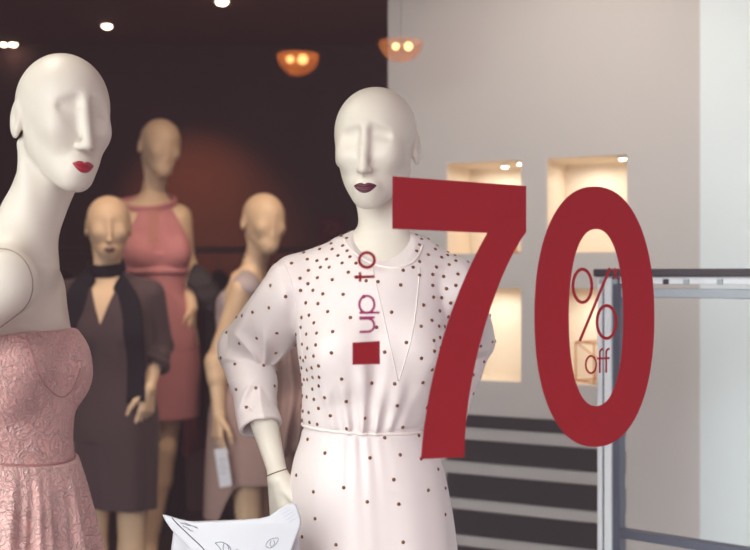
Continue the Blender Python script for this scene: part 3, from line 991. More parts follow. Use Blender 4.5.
# ------------------------------------------------------------------ sign on the back wall
t = empty('sale_sign', at(331.5, 245, BACKY - 0.012)); tag(t, 'dark red 70% sale sign on the brown back wall', 'sign')
sx, sz = 0.172, 0.19
b = MB(); b.box((-sx / 2, -0.004, 0), (sx / 2, 0.008, sz), bevel=0.002); b.build('card', M['sign'], t)
def stroke(mb, pts, wdt, y, thick=0.0012, closed=False, mi=0):
    mb.tube([Vector((u, y, z)) for u, z in pts], wdt / 2, 6, closed, mi, flat=thick / (wdt / 2), up=Vector((0, -1, 0)))
def oval(cx, cz, rx, rz, n=28, a0=0, a1=360):
    return [(cx + rx * math.cos(math.radians(a0 + (a1 - a0) * i / n)), cz + rz * math.sin(math.radians(a0 + (a1 - a0) * i / n))) for i in range(n + (0 if a1 - a0 == 360 else 1))]
b = MB()
stroke(b, [(-0.062, 0.145), (-0.022, 0.145), (-0.045, 0.07)], 0.013, -0.006)
stroke(b, oval(0.005, 0.107, 0.018, 0.038), 0.013, -0.006, closed=True)
stroke(b, oval(0.040, 0.128, 0.009, 0.013), 0.006, -0.006, closed=True)
stroke(b, oval(0.062, 0.090, 0.009, 0.013), 0.006, -0.006, closed=True)
stroke(b, [(0.040, 0.078), (0.062, 0.142)], 0.006, -0.006)
b.build('print', M['sign_ink'], t)

# ------------------------------------------------------------------ slatted black panel below the niches
t = empty('slatted_panel', WM @ Vector((0, 0, 0))); t.rotation_euler = (0, 0, math.atan2(WD.y, WD.x))
tag(t, 'panel of broad black horizontal slats on the light wall below the niches', 'slatted panel')
u0, u1 = wall_u(448), wall_u(626)
for z0, z1 in ((1.005, 1.045), (0.893, 0.963), (0.772, 0.850), (0.653, 0.733), (0.534, 0.614), (0.415, 0.495), (0.296, 0.376)):
    b = MB(); b.box((u0, -0.016, z0), (u1, -0.001, z1), bevel=0.002); b.build('slat', M['slat'], t)

# ------------------------------------------------------------------ metal display rack on the right
RD = Vector((1.34, -1, 0)).normalized()
R0 = at(597, 275, 2.6); R0.z = 0
t = empty('display_rack', R0, math.atan2(RD.y, RD.x))
tag(t, 'metal display rack with aluminium post and black top rail before the slatted panel', 'rack')
RL = 0.50
def zat(py, Y=2.6): return CAMZ + (275 - py) / F * Y
for s0 in (0.0, RL):
    nm = b = MB()
    b.box((0.000 + s0, 0.0, 0), (0.013 + s0, 0.035, zat(277)), bevel=0.002)
    b.box((0.013 + s0, 0.006, 0), (0.018 + s0, 0.03, zat(277)), mi=1)
    b.box((0.018 + s0, 0.0, 0), (0.037 + s0, 0.035, zat(277)), bevel=0.002, mi=0)
    b.box((0.037 + s0, 0.004, 0), (0.041 + s0, 0.03, zat(277)), mi=2)
    b.box((0.041 + s0, 0.0, 0), (0.060 + s0, 0.035, zat(277)), bevel=0.002, mi=1)
    b.build('post', [M['alu'], M['steel'], M['alu_mid']], t)
b = MB(); b.box((-0.006, -0.01, zat(276.5)), (RL + 0.1, 0.045, zat(269)), bevel=0.002); b.build('top_rail', M['rail'], t)
b = MB()
b.box((0.0, 0.004, zat(283.5)), (RL + 0.09, 0.030, zat(276.6)), bevel=0.001)
b.build('hanging_track', M['alu'], t)
for u in (0.005, 0.04, 0.10, 0.17, 0.22, 0.30, 0.38, 0.46):
    b = MB(); b.box((u, -0.002, zat(284)), (u + 0.014, 0.003, zat(279)), bevel=0.001); b.build('clip', M['alu_mid'] if u != 0.17 else M['rail'], t)
b = MB(); b.box((0.0605, 0.005, zat(297)), (RL - 0.001, 0.030, zat(288)), bevel=0.002); b.build('crossbar', M['alu_mid'], t)
b = MB(); b.box((0.0605, 0.000, zat(534.5)), (RL - 0.001, 0.030, zat(526)), bevel=0.002); b.build('lower_rail', M['steel'], t)

# ------------------------------------------------------------------ gold wire ornaments in the niches
def wire_frame(name, u, v_, z, s, label, yawd):
    p = WM @ Vector((u, v_, z))
    t = empty(name, p, math.radians(yawd)); tag(t, label, 'ornament', 'gold wire ornaments')
    r = 0.0028; h = s * 1.15
    c = [(-s / 2, -s / 2), (s / 2, -s / 2), (s / 2, s / 2), (-s / 2, s / 2)]
    b = MB()
    for zz in (r, h):
        b.tube([Vector((x, y, zz)) for x, y in c], r, 8, True)
    for x, y in c: b.tube([Vector((x, y, r)), Vector((x, y, h))], r, 8)
    b.build('frame', M['gold'], t)
    b = MB()
    b.tube([Vector((-s / 2, -s / 2, r)), Vector((0, 0, h * 0.55)), Vector((s / 2, s / 2, h))], r * 0.8, 8)
    b.tube([Vector((s / 2, -s / 2, r)), Vector((0, 0, h * 0.55)), Vector((-s / 2, s / 2, h))], r * 0.8, 8)
    b.build('diagonal_wire', M['gold'], t)
wire_frame('wire_ornament', wall_u(592), 0.10, NZ[1][0] + 0.001, 0.11, 'gold wire cube in the lower right niche, seen inside the zero', 20)
wire_frame('wire_ornament', wall_u(497), 0.10, NZ[0][0] + 0.001, 0.09, 'gold wire cube in the upper left niche, mostly behind the seven', -25)

# ------------------------------------------------------------------ clothes rail with dark garments in the back
RY = 5.15
t = empty('clothes_rail', (-0.85, RY, 0)); tag(t, 'dark clothes rail carrying black and wine garments behind the rear mannequins', 'clothes rail')
zr = CAMZ + (275 - 250) / F * RY
b = MB(); b.tube([Vector((-0.95, 0, zr)), Vector((1.05, 0, zr))], 0.016, 12); b.build('rail', M['wood'], t)
for x in (-0.93, 1.03):
    b = MB(); b.tube([Vector((x, 0, 0.03)), Vector((x, 0, zr))], 0.014, 10); b.build('upright', M['wood'], t)
    b = MB(); b.box((x - 0.02, -0.25, 0), (x + 0.02, 0.25, 0.03), bevel=0.006); b.build('foot', M['wood'], t)
def garment(name, x, m, wdt, length, yaw, label, sleeve, seed, parent_group):
    rg = random.Random(seed)
    a = empty(name, (-0.85 + x, RY, zr), math.radians(yaw)); tag(a, label, 'garment', parent_group)
    hw = wdt / 2
    # body of the garment: lofted rings with folds
    keys = [(-0.115, 0.05, 0.018), (-0.13, hw * 0.62, 0.024), (-0.165, hw * 0.97, 0.028), (-0.26, hw * 0.90, 0.033), (-0.50, hw * 0.84, 0.032), (-length * 0.75, hw * 0.95, 0.035), (-length, hw * 1.05, 0.037)]
    seg = 44; vs, fs = [], []
    ph = [rg.uniform(0, 6.28) for _ in range(4)]
    nz = 26
    for i in range(nz):
        z = keys[0][0] + (keys[-1][0] - keys[0][0]) * (i / (nz - 1)) ** 1.3
        aa = np.interp(-z, [-k[0] for k in keys], [k[1] for k in keys]); bb = np.interp(-z, [-k[0] for k in keys], [k[2] for k in keys])
        amp = 0.22 * min(1, max(0, (-z - 0.2) / 0.5))
        for k in range(seg):
            an = 2 * math.pi * k / seg
            s_ = 1 + amp * (math.sin(5 * an + ph[0]) * 0.4 + math.sin(9 * an + ph[1] + z) * 0.35 + math.sin(3 * an + ph[2]) * 0.25)
            vs.append((aa * math.cos(an) * (1 + (s_ - 1) * .25), bb * math.sin(an) * s_, z + (0.02 * math.cos(2 * an) if i < 3 else 0)))
    for i in range(nz - 1):
        for k in range(seg):
            l = (k + 1) % seg
            fs.append((i * seg + k, i * seg + l, (i + 1) * seg + l, (i + 1) * seg + k))
    b = MB(); b.add(vs, fs); b.build('cloth', m, a)
    if sleeve:
        for sg in (-1, 1):
            b = MB()
            b.tube([Vector((sg * hw * 0.80, 0, -0.165)), Vector((sg * hw * 1.05, -0.01, -0.24)), Vector((sg * hw * 1.16, -0.015, -0.42)), Vector((sg * hw * 1.14, -0.02, -0.66))], [0.028, 0.036, 0.034, 0.032], 14)
            b.build('sleeve', m, a)
    b = MB()
    hook = [Vector((0, 0, -0.13)), Vector((0, 0, -0.06))] + [Vector((0.0205 * math.sin(q), 0, -0.0205 * math.cos(q))) for q in [i / 12 * 4.4 for i in range(0, 13)]]
    b.tube(hook, 0.0028, 8); b.build('hanger_hook', M['rail'], a)
    b = MB(); b.tube([Vector((-hw * 0.8, 0, -0.155)), Vector((-hw * 0.3, 0, -0.118)), Vector((0, 0, -0.108)), Vector((hw * 0.3, 0, -0.118)), Vector((hw * 0.8, 0, -0.155))], 0.006, 8); b.build('hanger_bar', M['wood'], a)
GG = 'garments on the back clothes rail'
for i, (x, mk, wd, ln, yaw, lab, sl) in enumerate((
        (-0.82, 'black', 0.40, 1.05, 85, 'long black garment at the left end of the back rail, behind the navy scarf', True),
        (-0.70, 'charcoal', 0.42, 1.00, 86, 'charcoal garment second from the left end of the back rail', True),
        (-0.15, 'black', 0.40, 1.35, 86, 'long black garment on the back rail behind the edge of the rose halter dress', True),
        (-0.035, 'wine', 0.40, 0.98, 87, 'wine red garment on the back rail just right of the rose halter dress', True),
        (0.08, 'black', 0.42, 1.36, 86, 'black garment on the back rail between two wine red ones', True),
        (0.195, 'wine', 0.42, 1.12, 87, 'wine red garment on the back rail behind the arm with the paper tag', False),
        (0.31, 'black', 0.42, 1.38, 86, 'long black garment on the back rail behind the grey sleeveless dress', True),
        (0.43, 'charcoal', 0.42, 1.30, 85, 'charcoal garment on the back rail, third from its right end', True),
        (0.55, 'wine', 0.42, 1.15, 86, 'wine red garment on the back rail seen past the studded sleeve', True),
        (0.67, 'black', 0.42, 1.30, 86, 'black garment on the back rail farthest right', True))):
    garment('hanging_garment', x, M[mk], wd, ln, yaw, lab, sl, 40 + i, GG)


# ================================================================== MANNEQUINS
def poisson_on(verts, quads, spacing, seed, keep=None, dense_pts=160000):
    """points spread over a surface, spacing(P) apart"""
    r = np.random.RandomState(seed)
    a, b, c, d = [verts[quads[:, i]] for i in range(4)]
    n = np.cross(c - a, d - b); ar = np.linalg.norm(n, axis=1) / 2
    n = n / np.maximum(np.linalg.norm(n, axis=1, keepdims=True), 1e-9)
    pick = r.choice(len(quads), dense_pts, p=ar / ar.sum())
    u = r.rand(dense_pts, 1); v = r.rand(dense_pts, 1)
    P = (a[pick] * (1 - u) + b[pick] * u) * (1 - v) + (d[pick] * (1 - u) + c[pick] * u) * v
    N = n[pick]
    if keep is not None:
        m = keep(P); P, N = P[m], N[m]
    s = spacing(P)
    out, grid = [], {}
    cs = 0.06
    for i in range(len(P)):
        p = P[i]; k = tuple((p // cs).astype(int)); ok = True
        for dx in (-1, 0, 1):
            for dy in (-1, 0, 1):
                for dz in (-1, 0, 1):
                    for j in grid.get((k[0] + dx, k[1] + dy, k[2] + dz), ()):
                        if ((P[j] - p) ** 2).sum() < (min(s[i], s[j]) * 0.5 + max(s[i], s[j]) * 0.5) ** 2:
                            ok = False; break
                    if not ok: break
                if not ok: break
            if not ok: break
        if ok:
            out.append(i); grid.setdefault(k, []).append(i)
    return P[out], N[out]

def stud_mesh(P, N, r=0.0037, mi=1):
    b = MB()
    for p, n in zip(P, N):
        n = Vector(n); u = n.orthogonal().normalized(); v = n.cross(u); p = Vector(p)
        vs = []
        for rr, h in ((1.0, -0.12), (0.92, 0.28), (0.55, 0.60)):
            for k in range(8):
                an = k * math.pi / 4
                vs.append(p + (u * math.cos(an) + v * math.sin(an)) * r * rr + n * r * h)
        vs.append(p + n * r * 0.70)
        fs = []
        for i in range(2):
            for k in range(8):
                l = (k + 1) % 8
                fs.append((i * 8 + k, i * 8 + l, (i + 1) * 8 + l, (i + 1) * 8 + k))
        for k in range(8): fs.append((16 + k, 16 + (k + 1) % 8, 24))
        b.add(vs, fs, mi)
    return b

# ---------------------------------------------------------------- white studded dress
B0 = Vector((-0.006, 2.03, 0.064))
def bl(px, py, dy=0.0):
    """local point of the studded mannequin from a photo pixel, dy metres behind its axis"""
    p = at(px, py, 2.03 + dy) - B0
    return (p.x, p.y, p.z)
figB = Figure(head=(0.006, -0.015, 1.685), head_rot=(-12, 2, 0), neck=(0.022, 0.028, 1.495), yaw=6,
              shR=bl(296, 283, 0.02), elR=bl(244, 348, 0.15), wrR=bl(279, 478, 0.0), shL=bl(450, 284, 0.02), elL=bl(468, 338, 0.19), wrL=bl(430, 470, 0.09),
              shift=[(0.8, 0.0, 0), (0.98, -0.003, 0), (1.14, -0.014, 0), (1.30, 0.0, 0), (1.5, 0.018, 0)], neck_r=0.040,
              handR=dict(dirv=(0.10, -0.10, -1), side=(0.55, -0.8, 0), curl=0.30, ts=-1), arm_r=(0.046, 0.042, 0.0175))
rootB = empty('mannequin', B0)
tag(rootB, 'white mannequin in a white dress studded with small bronze dots', 'mannequin', 'mannequins in the shop window')
lo, hi = figB.bounds()
bodyB, vB, qB = sdf_part('body', figB.full, lo, hi, 0.003, [M['skin']], rootB)
bvB = bvh_of(vB, qB)
make_lips(figB, rootB, bvB, M['lip_plum'])
wr = Vector(figB.J['R'][2]); ax = wr - Vector(figB.J['R'][1])
b = MB(); b.tube(ring_on(bvB, wr - ax.normalized() * 0.012, ax + Vector((0.0, 0.1, 0.0)), 0.05), 0.0012, 6, True); b.build('wrist_joint', M['seam'], rootB)

skirtB = Loft([(1.150, -0.014, 0.0, 0.121, 0.093), (1.125, -0.014, 0.0, 0.124, 0.096), (1.075, -0.010, 0.002, 0.143, 0.112), (0.998, -0.006, 0.006, 0.157, 0.124), (0.90, 0.0, 0.01, 0.164, 0.130), (0.75, 0.003, 0.01, 0.170, 0.135), (0.60, 0.004, 0.01, 0.176, 0.14)])
bodiceB = Loft([(1.50, 0.022, 0.02, 0.085, 0.062), (1.46, 0.018, 0.012, 0.128, 0.083), (1.40, 0.012, 0.004, 0.143, 0.099), (1.33, 0.008, 0.0, 0.140, 0.104), (1.27, 0.004, 0.0, 0.134, 0.105), (1.19, -0.006, -0.002, 0.130, 0.104), (1.155, -0.012, 0.0, 0.126, 0.099), (1.135, -0.014, 0, 0.119, 0.091)])
aR, eR, wR = [np.array(j, np.float32) for j in figB.J['R']]; aL, eL, wL = [np.array(j, np.float32) for j in figB.J['L']]
cuffR = np.array(bl(261, 427, 0.055), np.float32); cuffL = eL + (wL - eL) * 0.62
def sleeveB(P, a, e, c, sg):
    d = capsule(P, a + A3(0, 0, -0.020), e + A3(0.004 * -sg, 0, -0.012), 0.068, 0.060)
    f = capsule(P, e, c, 0.050, 0.040)
    ax = (c - e) / np.linalg.norm(c - e)
    t = (P - e) @ ax
    L = float(np.linalg.norm(c - e))
    f = smax(f - 0.003 * np.clip((t - L + 0.05) / 0.05, 0, 1), t - L, 0.003)
    d = smin(d, f, 0.009)
    axu = (e - a) / np.linalg.norm(e - a)
    tu = (P - a) @ axu; Lu = float(np.linalg.norm(e - a))
    x, y, z = P[:, 0], P[:, 1], P[:, 2]
    near = np.exp(-((t - 0.02) / 0.075) ** 2)
    q_ = np.array(bl(260, 374, 0.05) if sg < 0 else bl(448, 366, 0.08), np.float32)
    rr_ = np.sqrt((x - q_[0]) ** 2 + (z - q_[2]) ** 2)
    ph_ = np.arctan2(z - q_[2], sg * (x - q_[0]))
    fold = (np.abs(np.sin(4.6 * ph_ + 14 * rr_ + 0.4)) - 0.55) * 0.0085 * np.exp(-((rr_ - 0.055) / 0.040) ** 2) + np.sin(95 * t + 30 * x + 18 * z) * 0.0022 * near * np.clip((L - t) / 0.05 - 0.6, 0, 1)
    cap_ = np.sin(140 * x + 60 * y) * 0.0030 * np.exp(-((tu + 0.01) / 0.03) ** 2)
    soft = 0.0016 * np.sin(38 * tu + 22 * x - 15 * y + 1.0)
    d = d + fold + cap_ + soft
    k_ = 'R' if sg < 0 else 'L'
    d = np.minimum(d, np.maximum(figB.arm(P, k_, 0.006), t - L + 0.04))
    return smax(d, -np.maximum(capsule(P, e, c + (c - e) * 0.3, 0.043, 0.0335), L - 0.03 - t), 0.002)
def neckholeB(P):
    x, y, z = P[:, 0] - 0.021, P[:, 1], P[:, 2]
    zc = 1.520 + 0.62 * (y + 0.06)
    return ell2(x, z - zc, 0.079, 0.066)
def dressB(P):
    x, y, z = P[:, 0], P[:, 1], P[:, 2]
    R = figB.R
    Q = figB.tp(P)
    th = np.arctan2(Q[:, 1], Q[:, 0])
    fr = np.clip(-Q[:, 1] / 0.1, 0, 1)
    d = bodiceB(P, cap=0.012)
    for sg in (-1, 1):
        d = smin(d, ellipsoid(Q, (0.006 + sg * 0.066, -0.066, 1.292), (0.060, 0.055, 0.065)), 0.045)
        n = figB.neck
        sh = np.asarray(figB.J['R' if sg < 0 else 'L'][0], np.float32)
        d = smin(d, capsule(P, n + A3(sg * 0.028, 0, 0.000), sh + A3(-sg * 0.01, 0, 0.006), 0.034, 0.050), 0.03)
    # gathers running up from the waist front and a blouson above it
    xx = (Q[:, 0] + 0.028)
    spread_ = 1.0 + 5.0 * np.clip(z - 1.14, 0, 0.3)
    gather = np.cos(xx / spread_ * 250) * 0.011 * np.exp(-(xx / (0.05 * spread_)) ** 2) * np.exp(-np.clip(z - 1.145, 0, 1) / 0.06) * fr
    drape = (np.sin(55 * (z - 1.1) + 24 * np.abs(xx)) * 0.0042) * np.exp(-((z - 1.21) / 0.06) ** 2) * fr
    hang = np.sin(75 * Q[:, 0] + 14 * z + 2.0 * np.sin(20 * Q[:, 0])) * 0.0024 * np.exp(-((z - 1.24) / 0.07) ** 2)
    d = d - np.where(z > 1.138, gather + drape + hang, 0)
    s = skirtB(P, lambda a, zz: 0.030 * np.clip((1.15 - zz) / 0.25, 0, 1) * (np.sin(6 * a + 0.6) * 0.6 + np.sin(11 * a + 1.0) * 0.4) + 0.022 * np.clip((1.16 - zz) / 0.02, 0, 1) * np.exp(-np.clip(1.12 - zz, 0, 1) / 0.09) * np.cos(34 * (a + 1.72)) * np.exp(-((a + 1.72) / 0.32) ** 2), cap=0.004)
    d = smin(d, np.maximum(figB.trunk(P) - 0.007, 1.0 - z), 0.01)
    d = smin(d, s, 0.004)
    waist = np.exp(-((z - 1.141) / 0.006) ** 2) * 0.004
    d = d + waist
    # hollow skirt
    d = smax(d, -np.maximum(skirtB(P, cap=0.004) + 0.012, z - 1.0), 0.002)
    aR_ = masked(P, np.minimum(np.minimum(aR, eR), cuffR) - 0.08, np.maximum(np.maximum(aR, eR), cuffR) + 0.08, lambda q: sleeveB(q, aR, eR, cuffR, -1))
    aL_ = masked(P, np.minimum(np.minimum(aL, eL), cuffL) - 0.08, np.maximum(np.maximum(aL, eL), cuffL) + 0.08, lambda q: sleeveB(q, aL, eL, cuffL, 1))
    d = smin(d, aR_, 0.014); d = smin(d, aL_, 0.014)
    d = smax(d, -neckholeB(P), 0.004)
    return d
def studsB(v, q):
    def spacing(P):
        x, y, z = P[:, 0], P[:, 1], P[:, 2]
        xl = x - 0.012
        s = np.full(len(P), 0.039)
        s = np.where(np.abs(xl) > 0.16, 0.042, s)
        s = np.where(z < 1.13, 0.045, s)
        body = np.abs(xl) < 0.158
        # dense rows at the shoulders, around the neckline and down the sides of the bodice
        top = (z > 1.435) & body
        s = np.where(top, 0.0195, s)
        nh = neckholeB(P)
        s = np.where((np.abs(nh) < 0.022) & (z > 1.40), 0.018, s)
        side = (np.abs(xl) > 0.098) & (np.abs(xl) < 0.150) & (z < 1.44) & (z > 1.14)
        s = np.where(side, 0.0185, s)
        return s
    def keep(P):
        inner = neckholeB(P) < 0.006
        return ~inner & (P[:, 2] > 0.61) & (np.abs(P[:, 2] - 1.141) > 0.008)
    P, N = poisson_on(v, q, spacing, 3, keep)
    return stud_mesh(P, N)
dB, vd, qd = sdf_part('dress', dressB, (-0.40, -0.26, 0.585), (0.36, 0.36, 1.60), 0.003, [M['satin'], M['stud']], rootB, studsB)
bvD = bvh_of(vd, qd)
for pts in ([(371, 262), (382, 310), (398, 381)], [(420, 268), (413, 330), (399, 381)]):
    q = project(bvD, B0, pts, 1.92, 26, 0.0004)
    b = MB(); b.tube(q, 0.0011, 6); b.build('panel_seam', M['piping'], rootB)
for pts in ([(284, 262), (292, 285), (299, 325), (303, 360)],):
    q = project(bvD, B0, pts, 1.98, 26, 0.0002)
    b = MB(); b.tube(q, 0.0010, 6); b.build('armhole_seam', M['piping'], rootB)
q = project(bvD, B0, [(343.5, 238), (352, 250), (367, 261), (384, 266.5), (400, 267), (413, 262), (420, 253), (422.5, 245)], 1.95, 40, 0.001)
b = MB(); b.tube(q, 0.0022, 8); b.build('neck_binding', M['piping'], rootB)
belt = ring_on(bvD, Vector((-0.014, 0, 1.141)), Vector((0.045, 0, 1)), 0.165, 90, 0.0012)
b = MB(); b.tube(belt, 0.0030, 8, True); b.build('waist_cord', M['piping'], rootB)

# ---------------------------------------------------------------- pink lace dress, near left
A0 = Vector((-0.60, 1.76, 0.064))
TORSO_A = [(z, cx, cy, a, b * {1.38: 0.80, 1.43: 0.88, 1.30: 0.86, 1.22: 0.90, 1.13: 0.93}.get(z, 1.0)) for z, cx, cy, a, b in TORSO]
figA = Figure(head=(0.078, -0.012, 1.694), head_rot=(41, -3, 4), neck=(0.000, 0.0, 1.492), yaw=72,
              shR=(0.026, -0.145, 1.422), elR=(-0.20, -0.150, 1.26), wrR=(-0.16, -0.2, 1.02), shL=(-0.03, 0.155, 1.42), elL=(-0.09, 0.20, 1.14), wrL=(-0.02, 0.22, 0.90),
              neck_r=0.043, arm_r=(0.052, 0.040, 0.024), bust=0.042, torso=TORSO_A, head_size=(0.94, 0.88, 1.0), shift=[(0.8, 0, 0.012), (1.13, 0, 0.010), (1.25, 0, 0.020), (1.40, 0, 0.028), (1.5, 0, 0.01)])
rootA = empty('mannequin', A0)
tag(rootA, 'white mannequin in a strapless pink lace dress at the left edge', 'mannequin', 'mannequins in the shop window')
lo, hi = figA.bounds()
bodyA, vA, qA = sdf_part('body', figA.full, lo, hi, 0.003, [M['skin']], rootA)
bvA = bvh_of(vA, qA)
make_lips(figA, rootA, bvA, M['lip_red'], 0.0185)
b = MB(); b.tube(ring_on(bvA, Vector((0.020, -0.148, 1.418)), Vector((0.28, 0.96, 0.06)), 0.09), 0.0005, 6, True); b.build('shoulder_joint', M['seam'], rootA)
def bodiceA(P):
    Q = figA.tp(P)
    d = figA.loft(Q, cap=0.02)
    for sg in (-1, 1):
        d = smin(d, ellipsoid(Q, (sg * 0.074, -0.024, 1.266), (0.054, 0.048, 0.060)), 0.018)
    d = d - 0.009
    d = smin(d, figA.trunk(P) - 0.007, 0.006)
    z = P[:, 2]
    # neckline: sweetheart, lower under the arm and at the back
    fx = np.abs(Q[:, 0])
    front = np.clip((-Q[:, 1]) / 0.10, -1, 1)
    top = 1.330 + 0.022 * front + 0.006 * np.exp(-((fx - 0.075) / 0.035) ** 2) * np.clip(front, 0, 1)
    d = smax(d, z - top, 0.006)
    d = smax(d, 1.131 - 0.2 * np.clip(P[:, 0], -0.12, 0.12) - z, 0.003)
    return d
bdA, vb, qb = sdf_part('bodice', bodiceA, (-0.22, -0.24, 1.08), (0.22, 0.24, 1.40), 0.0028, [M['lace']], rootA)
bvb = bvh_of(vb, qb)
for pts in ([(26, 336), (36, 368), (48, 388), (62, 397), (73, 388), (80, 368)],):
    q = project(bvb, A0, pts, 1.66, 30, 0.0003)
    b = MB(); b.tube(q, 0.0013, 6); b.build('cup_seam', M['band'], rootA)
skirtA = Loft([(1.125, 0, 0, 0.118, 0.086), (1.10, 0, 0, 0.124, 0.093), (1.02, 0, 0.003, 0.144, 0.106), (0.92, 0, 0.010, 0.168, 0.130), (0.78, 0, 0.015, 0.20, 0.16), (0.60, 0, 0.02, 0.24, 0.20)])
def skA(P):
    P = P.copy(); P[:, 2] += (0.2 * np.clip(P[:, 0], -0.12, 0.12) - 0.010) * np.clip((P[:, 2] - 0.90) / 0.2, 0, 1)
    Q = figA.tp(P)
    def rip(a, z):
        k = np.clip((1.13 - z) / 0.10, 0.12, 1)
        return k * (0.050 * np.sin(15 * a + 2.2 * np.sin(2 * a) + 5 * z) + 0.030 * np.sin(27 * a + 1.2 + 3 * np.sin(3 * a)) + 0.016 * np.sin(41 * a))
    d = skirtA(Q, rip, cap=0.003)
    inner = skirtA(Q, rip, cap=0.003) + 0.009
    return smax(d, -np.maximum(inner, P[:, 2] - 1.05), 0.002)
sdf_part('skirt', skA, (-0.30, -0.33, 0.585), (0.30, 0.33, 1.175), 0.0035, [M['lace_skirt']], rootA)
q = ring_on(bvb, Vector((0, 0, 1.136)), Vector((0.2, 0, 1)), 0.3, 80, 0.0002)
b = MB(); b.tube(q, 0.0022, 8, True); b.build('waistband', M['band'], rootA)

# ---------------------------------------------------------------- plum dress with scarf
C0 = Vector((-0.968, 3.85, 0.0))
def cl(px, py, dy=0.0):
    p = at(px, py, 3.85 + dy) - C0
    return (p.x, p.y, p.z)
figC = Figure(head=(-0.012, -0.015, 1.677), head_rot=(16, 2, 0), neck=(-0.030, 0.028, 1.490), yaw=6,
              shR=(-0.165, 0.02, 1.425), elR=(-0.20, 0.06, 1.13), wrR=(-0.17, -0.04, 0.90), shL=(0.130, 0.02, 1.425), elL=cl(158, 345, 0.06), wrL=cl(149, 388, -0.06),
              shift=[(0.8, 0, 0), (1.3, -0.004, 0), (1.5, -0.03, 0)], neck_r=0.044, faceless=0.49, handL=dict(dirv=(-0.12, -0.05, -1), side=(-0.5, -0.8, 0), curl=0.22, ts=1))
rootC = empty('mannequin', C0)
tag(rootC, 'mannequin tinted by warm light in a dark plum dress with a navy scarf and dark lips', 'mannequin', 'mannequins in the shop window')
lo, hi = figC.bounds()
_, vC, qC = sdf_part('body', figC.full, lo, hi, 0.0045, [M['skin_warmlit']], rootC)
bvC = bvh_of(vC, qC)
make_lips(figC, rootC, bvC, M['lip_dark'], 0.022)
dressKC = Loft([(1.47, -0.02, 0.02, 0.105, 0.072), (1.42, -0.01, 0.01, 0.150, 0.090), (1.30, -0.004, 0, 0.152, 0.112), (1.13, 0, 0, 0.142, 0.104), (0.95, 0.004, 0.008, 0.162, 0.125), (0.80, 0.006, 0.008, 0.158, 0.122), (0.62, 0.004, 0.008, 0.155, 0.122)])
def dressC(P):
    z = P[:, 2]
    rip = lambda a, zz: 0.035 * np.clip((1.3 - zz) / 0.4, 0.1, 1) * (np.sin(5 * a + 0.5) * 0.5 + np.sin(9 * a + 2 + 2 * zz) * 0.5)
    d = dressKC(P, rip, cap=0.008)
    for sg, k in ((-1, 'R'), (1, 'L')):
        sh, el, wr = [np.array(j, np.float32) for j in figC.J[k]]
        d = smin(d, capsule(P, figC.neck + A3(sg * 0.03, 0, -0.005), sh + A3(-sg * 0.01, 0, 0.004), 0.036, 0.048), 0.03)
        c = el + (wr - el) * 0.52
        s_ = capsule(P, sh, el, 0.058, 0.054)
        f_ = capsule(P, el, c, 0.053, 0.052)
        t_ = (P - el) @ ((c - el) / np.linalg.norm(c - el)); L = float(np.linalg.norm(c - el))
        f_ = smax(f_, t_ - L, 0.004)
        f_ = f_ + 0.003 * np.sin(110 * t_ + 25 * P[:, 0])
        d = smin(d, smin(s_, f_, 0.02), 0.012)
    d = smin(d, np.maximum(figC.trunk(P) - 0.009, 0.9 - z), 0.01)
    x = P[:, 0] + 0.020
    V = np.maximum(np.abs(x) - np.clip((z - 1.318) * 0.33, 0.0, 0.06), np.maximum(P[:, 1] + 0.0, 1.318 - z))
    neckh = ell2(P[:, 0] + 0.028, z - (1.515 + 0.6 * (P[:, 1] + 0.05)), 0.062, 0.052)
    d = smax(d, -V, 0.003); d = smax(d, -neckh, 0.004)
    slit = z - (0.665 - 0.11 * (P[:, 0]))
    d = smax(d, -(z - (0.652 - 0.10 * P[:, 0])), 0.003)
    inner = dressKC(P, rip, cap=0.008) + 0.012
    return smax(d, -np.maximum(inner, z - 0.80), 0.002)
_, v2, q2 = sdf_part('dress', dressC, (-0.30, -0.24, 0.56), (0.30, 0.24, 1.60), 0.0045, [M['plum']], rootC)
bv2 = bvh_of(v2, q2)
# cuff rolls
for k in 'RL':
    sh, el, wr = [Vector(j) for j in figC.J[k]]
    c = el + (wr - el) * 0.47; ax = (wr - el).normalized()
    u = ax.orthogonal().normalized(); v_ = ax.cross(u)
    b = MB(); b.tube([c + (u * math.cos(i * math.pi / 10) + v_ * math.sin(i * math.pi / 10)) * 0.050 + ax * 0.004 * math.sin(i * 1.3) for i in range(20)], 0.012, 10, True); b.build('cuff', M['plum'], rootC)
# scarf: a band round the neck and two hanging ends
sc_ = MB()
band = []
for zc, rr in ((1.500, 0.0), (1.522, 0.0), (1.545, 0.0)):
    band.append(ring_on(bvC, Vector((-0.028, 0.020, zc)), Vector((0, -0.25, 1)), 0.16, 32, 0.007))
scarf = MB()
n = len(band[1])
scarf.tube(band[1], 0.030, 10, True, flat=0.22, up=[(p - Vector((-0.028, 0.02, 1.522))).normalized() for p in band[1]])
sco = scarf.build('scarf', M['scarf'], rootC)
for pts, wd in (([(94, 272), (84, 283), (76, 300), (74, 322), (72, 350)], 0.036), ([(112, 272), (120, 284), (130, 305), (134, 340), (135, 372), (135, 402)], 0.034)):
    q = project(bv2, C0, pts, 3.72, 22, 0.012)
    # straighten: keep hanging in front of the cloth
    b = MB(); b.tube(q, [wd * (0.75 + 0.35 * min(1, i / 8)) for i in range(len(q))], 10, False, flat=0.16, up=Vector((0, -1, 0.05))); b.build('scarf_end', M['scarf'], sco)

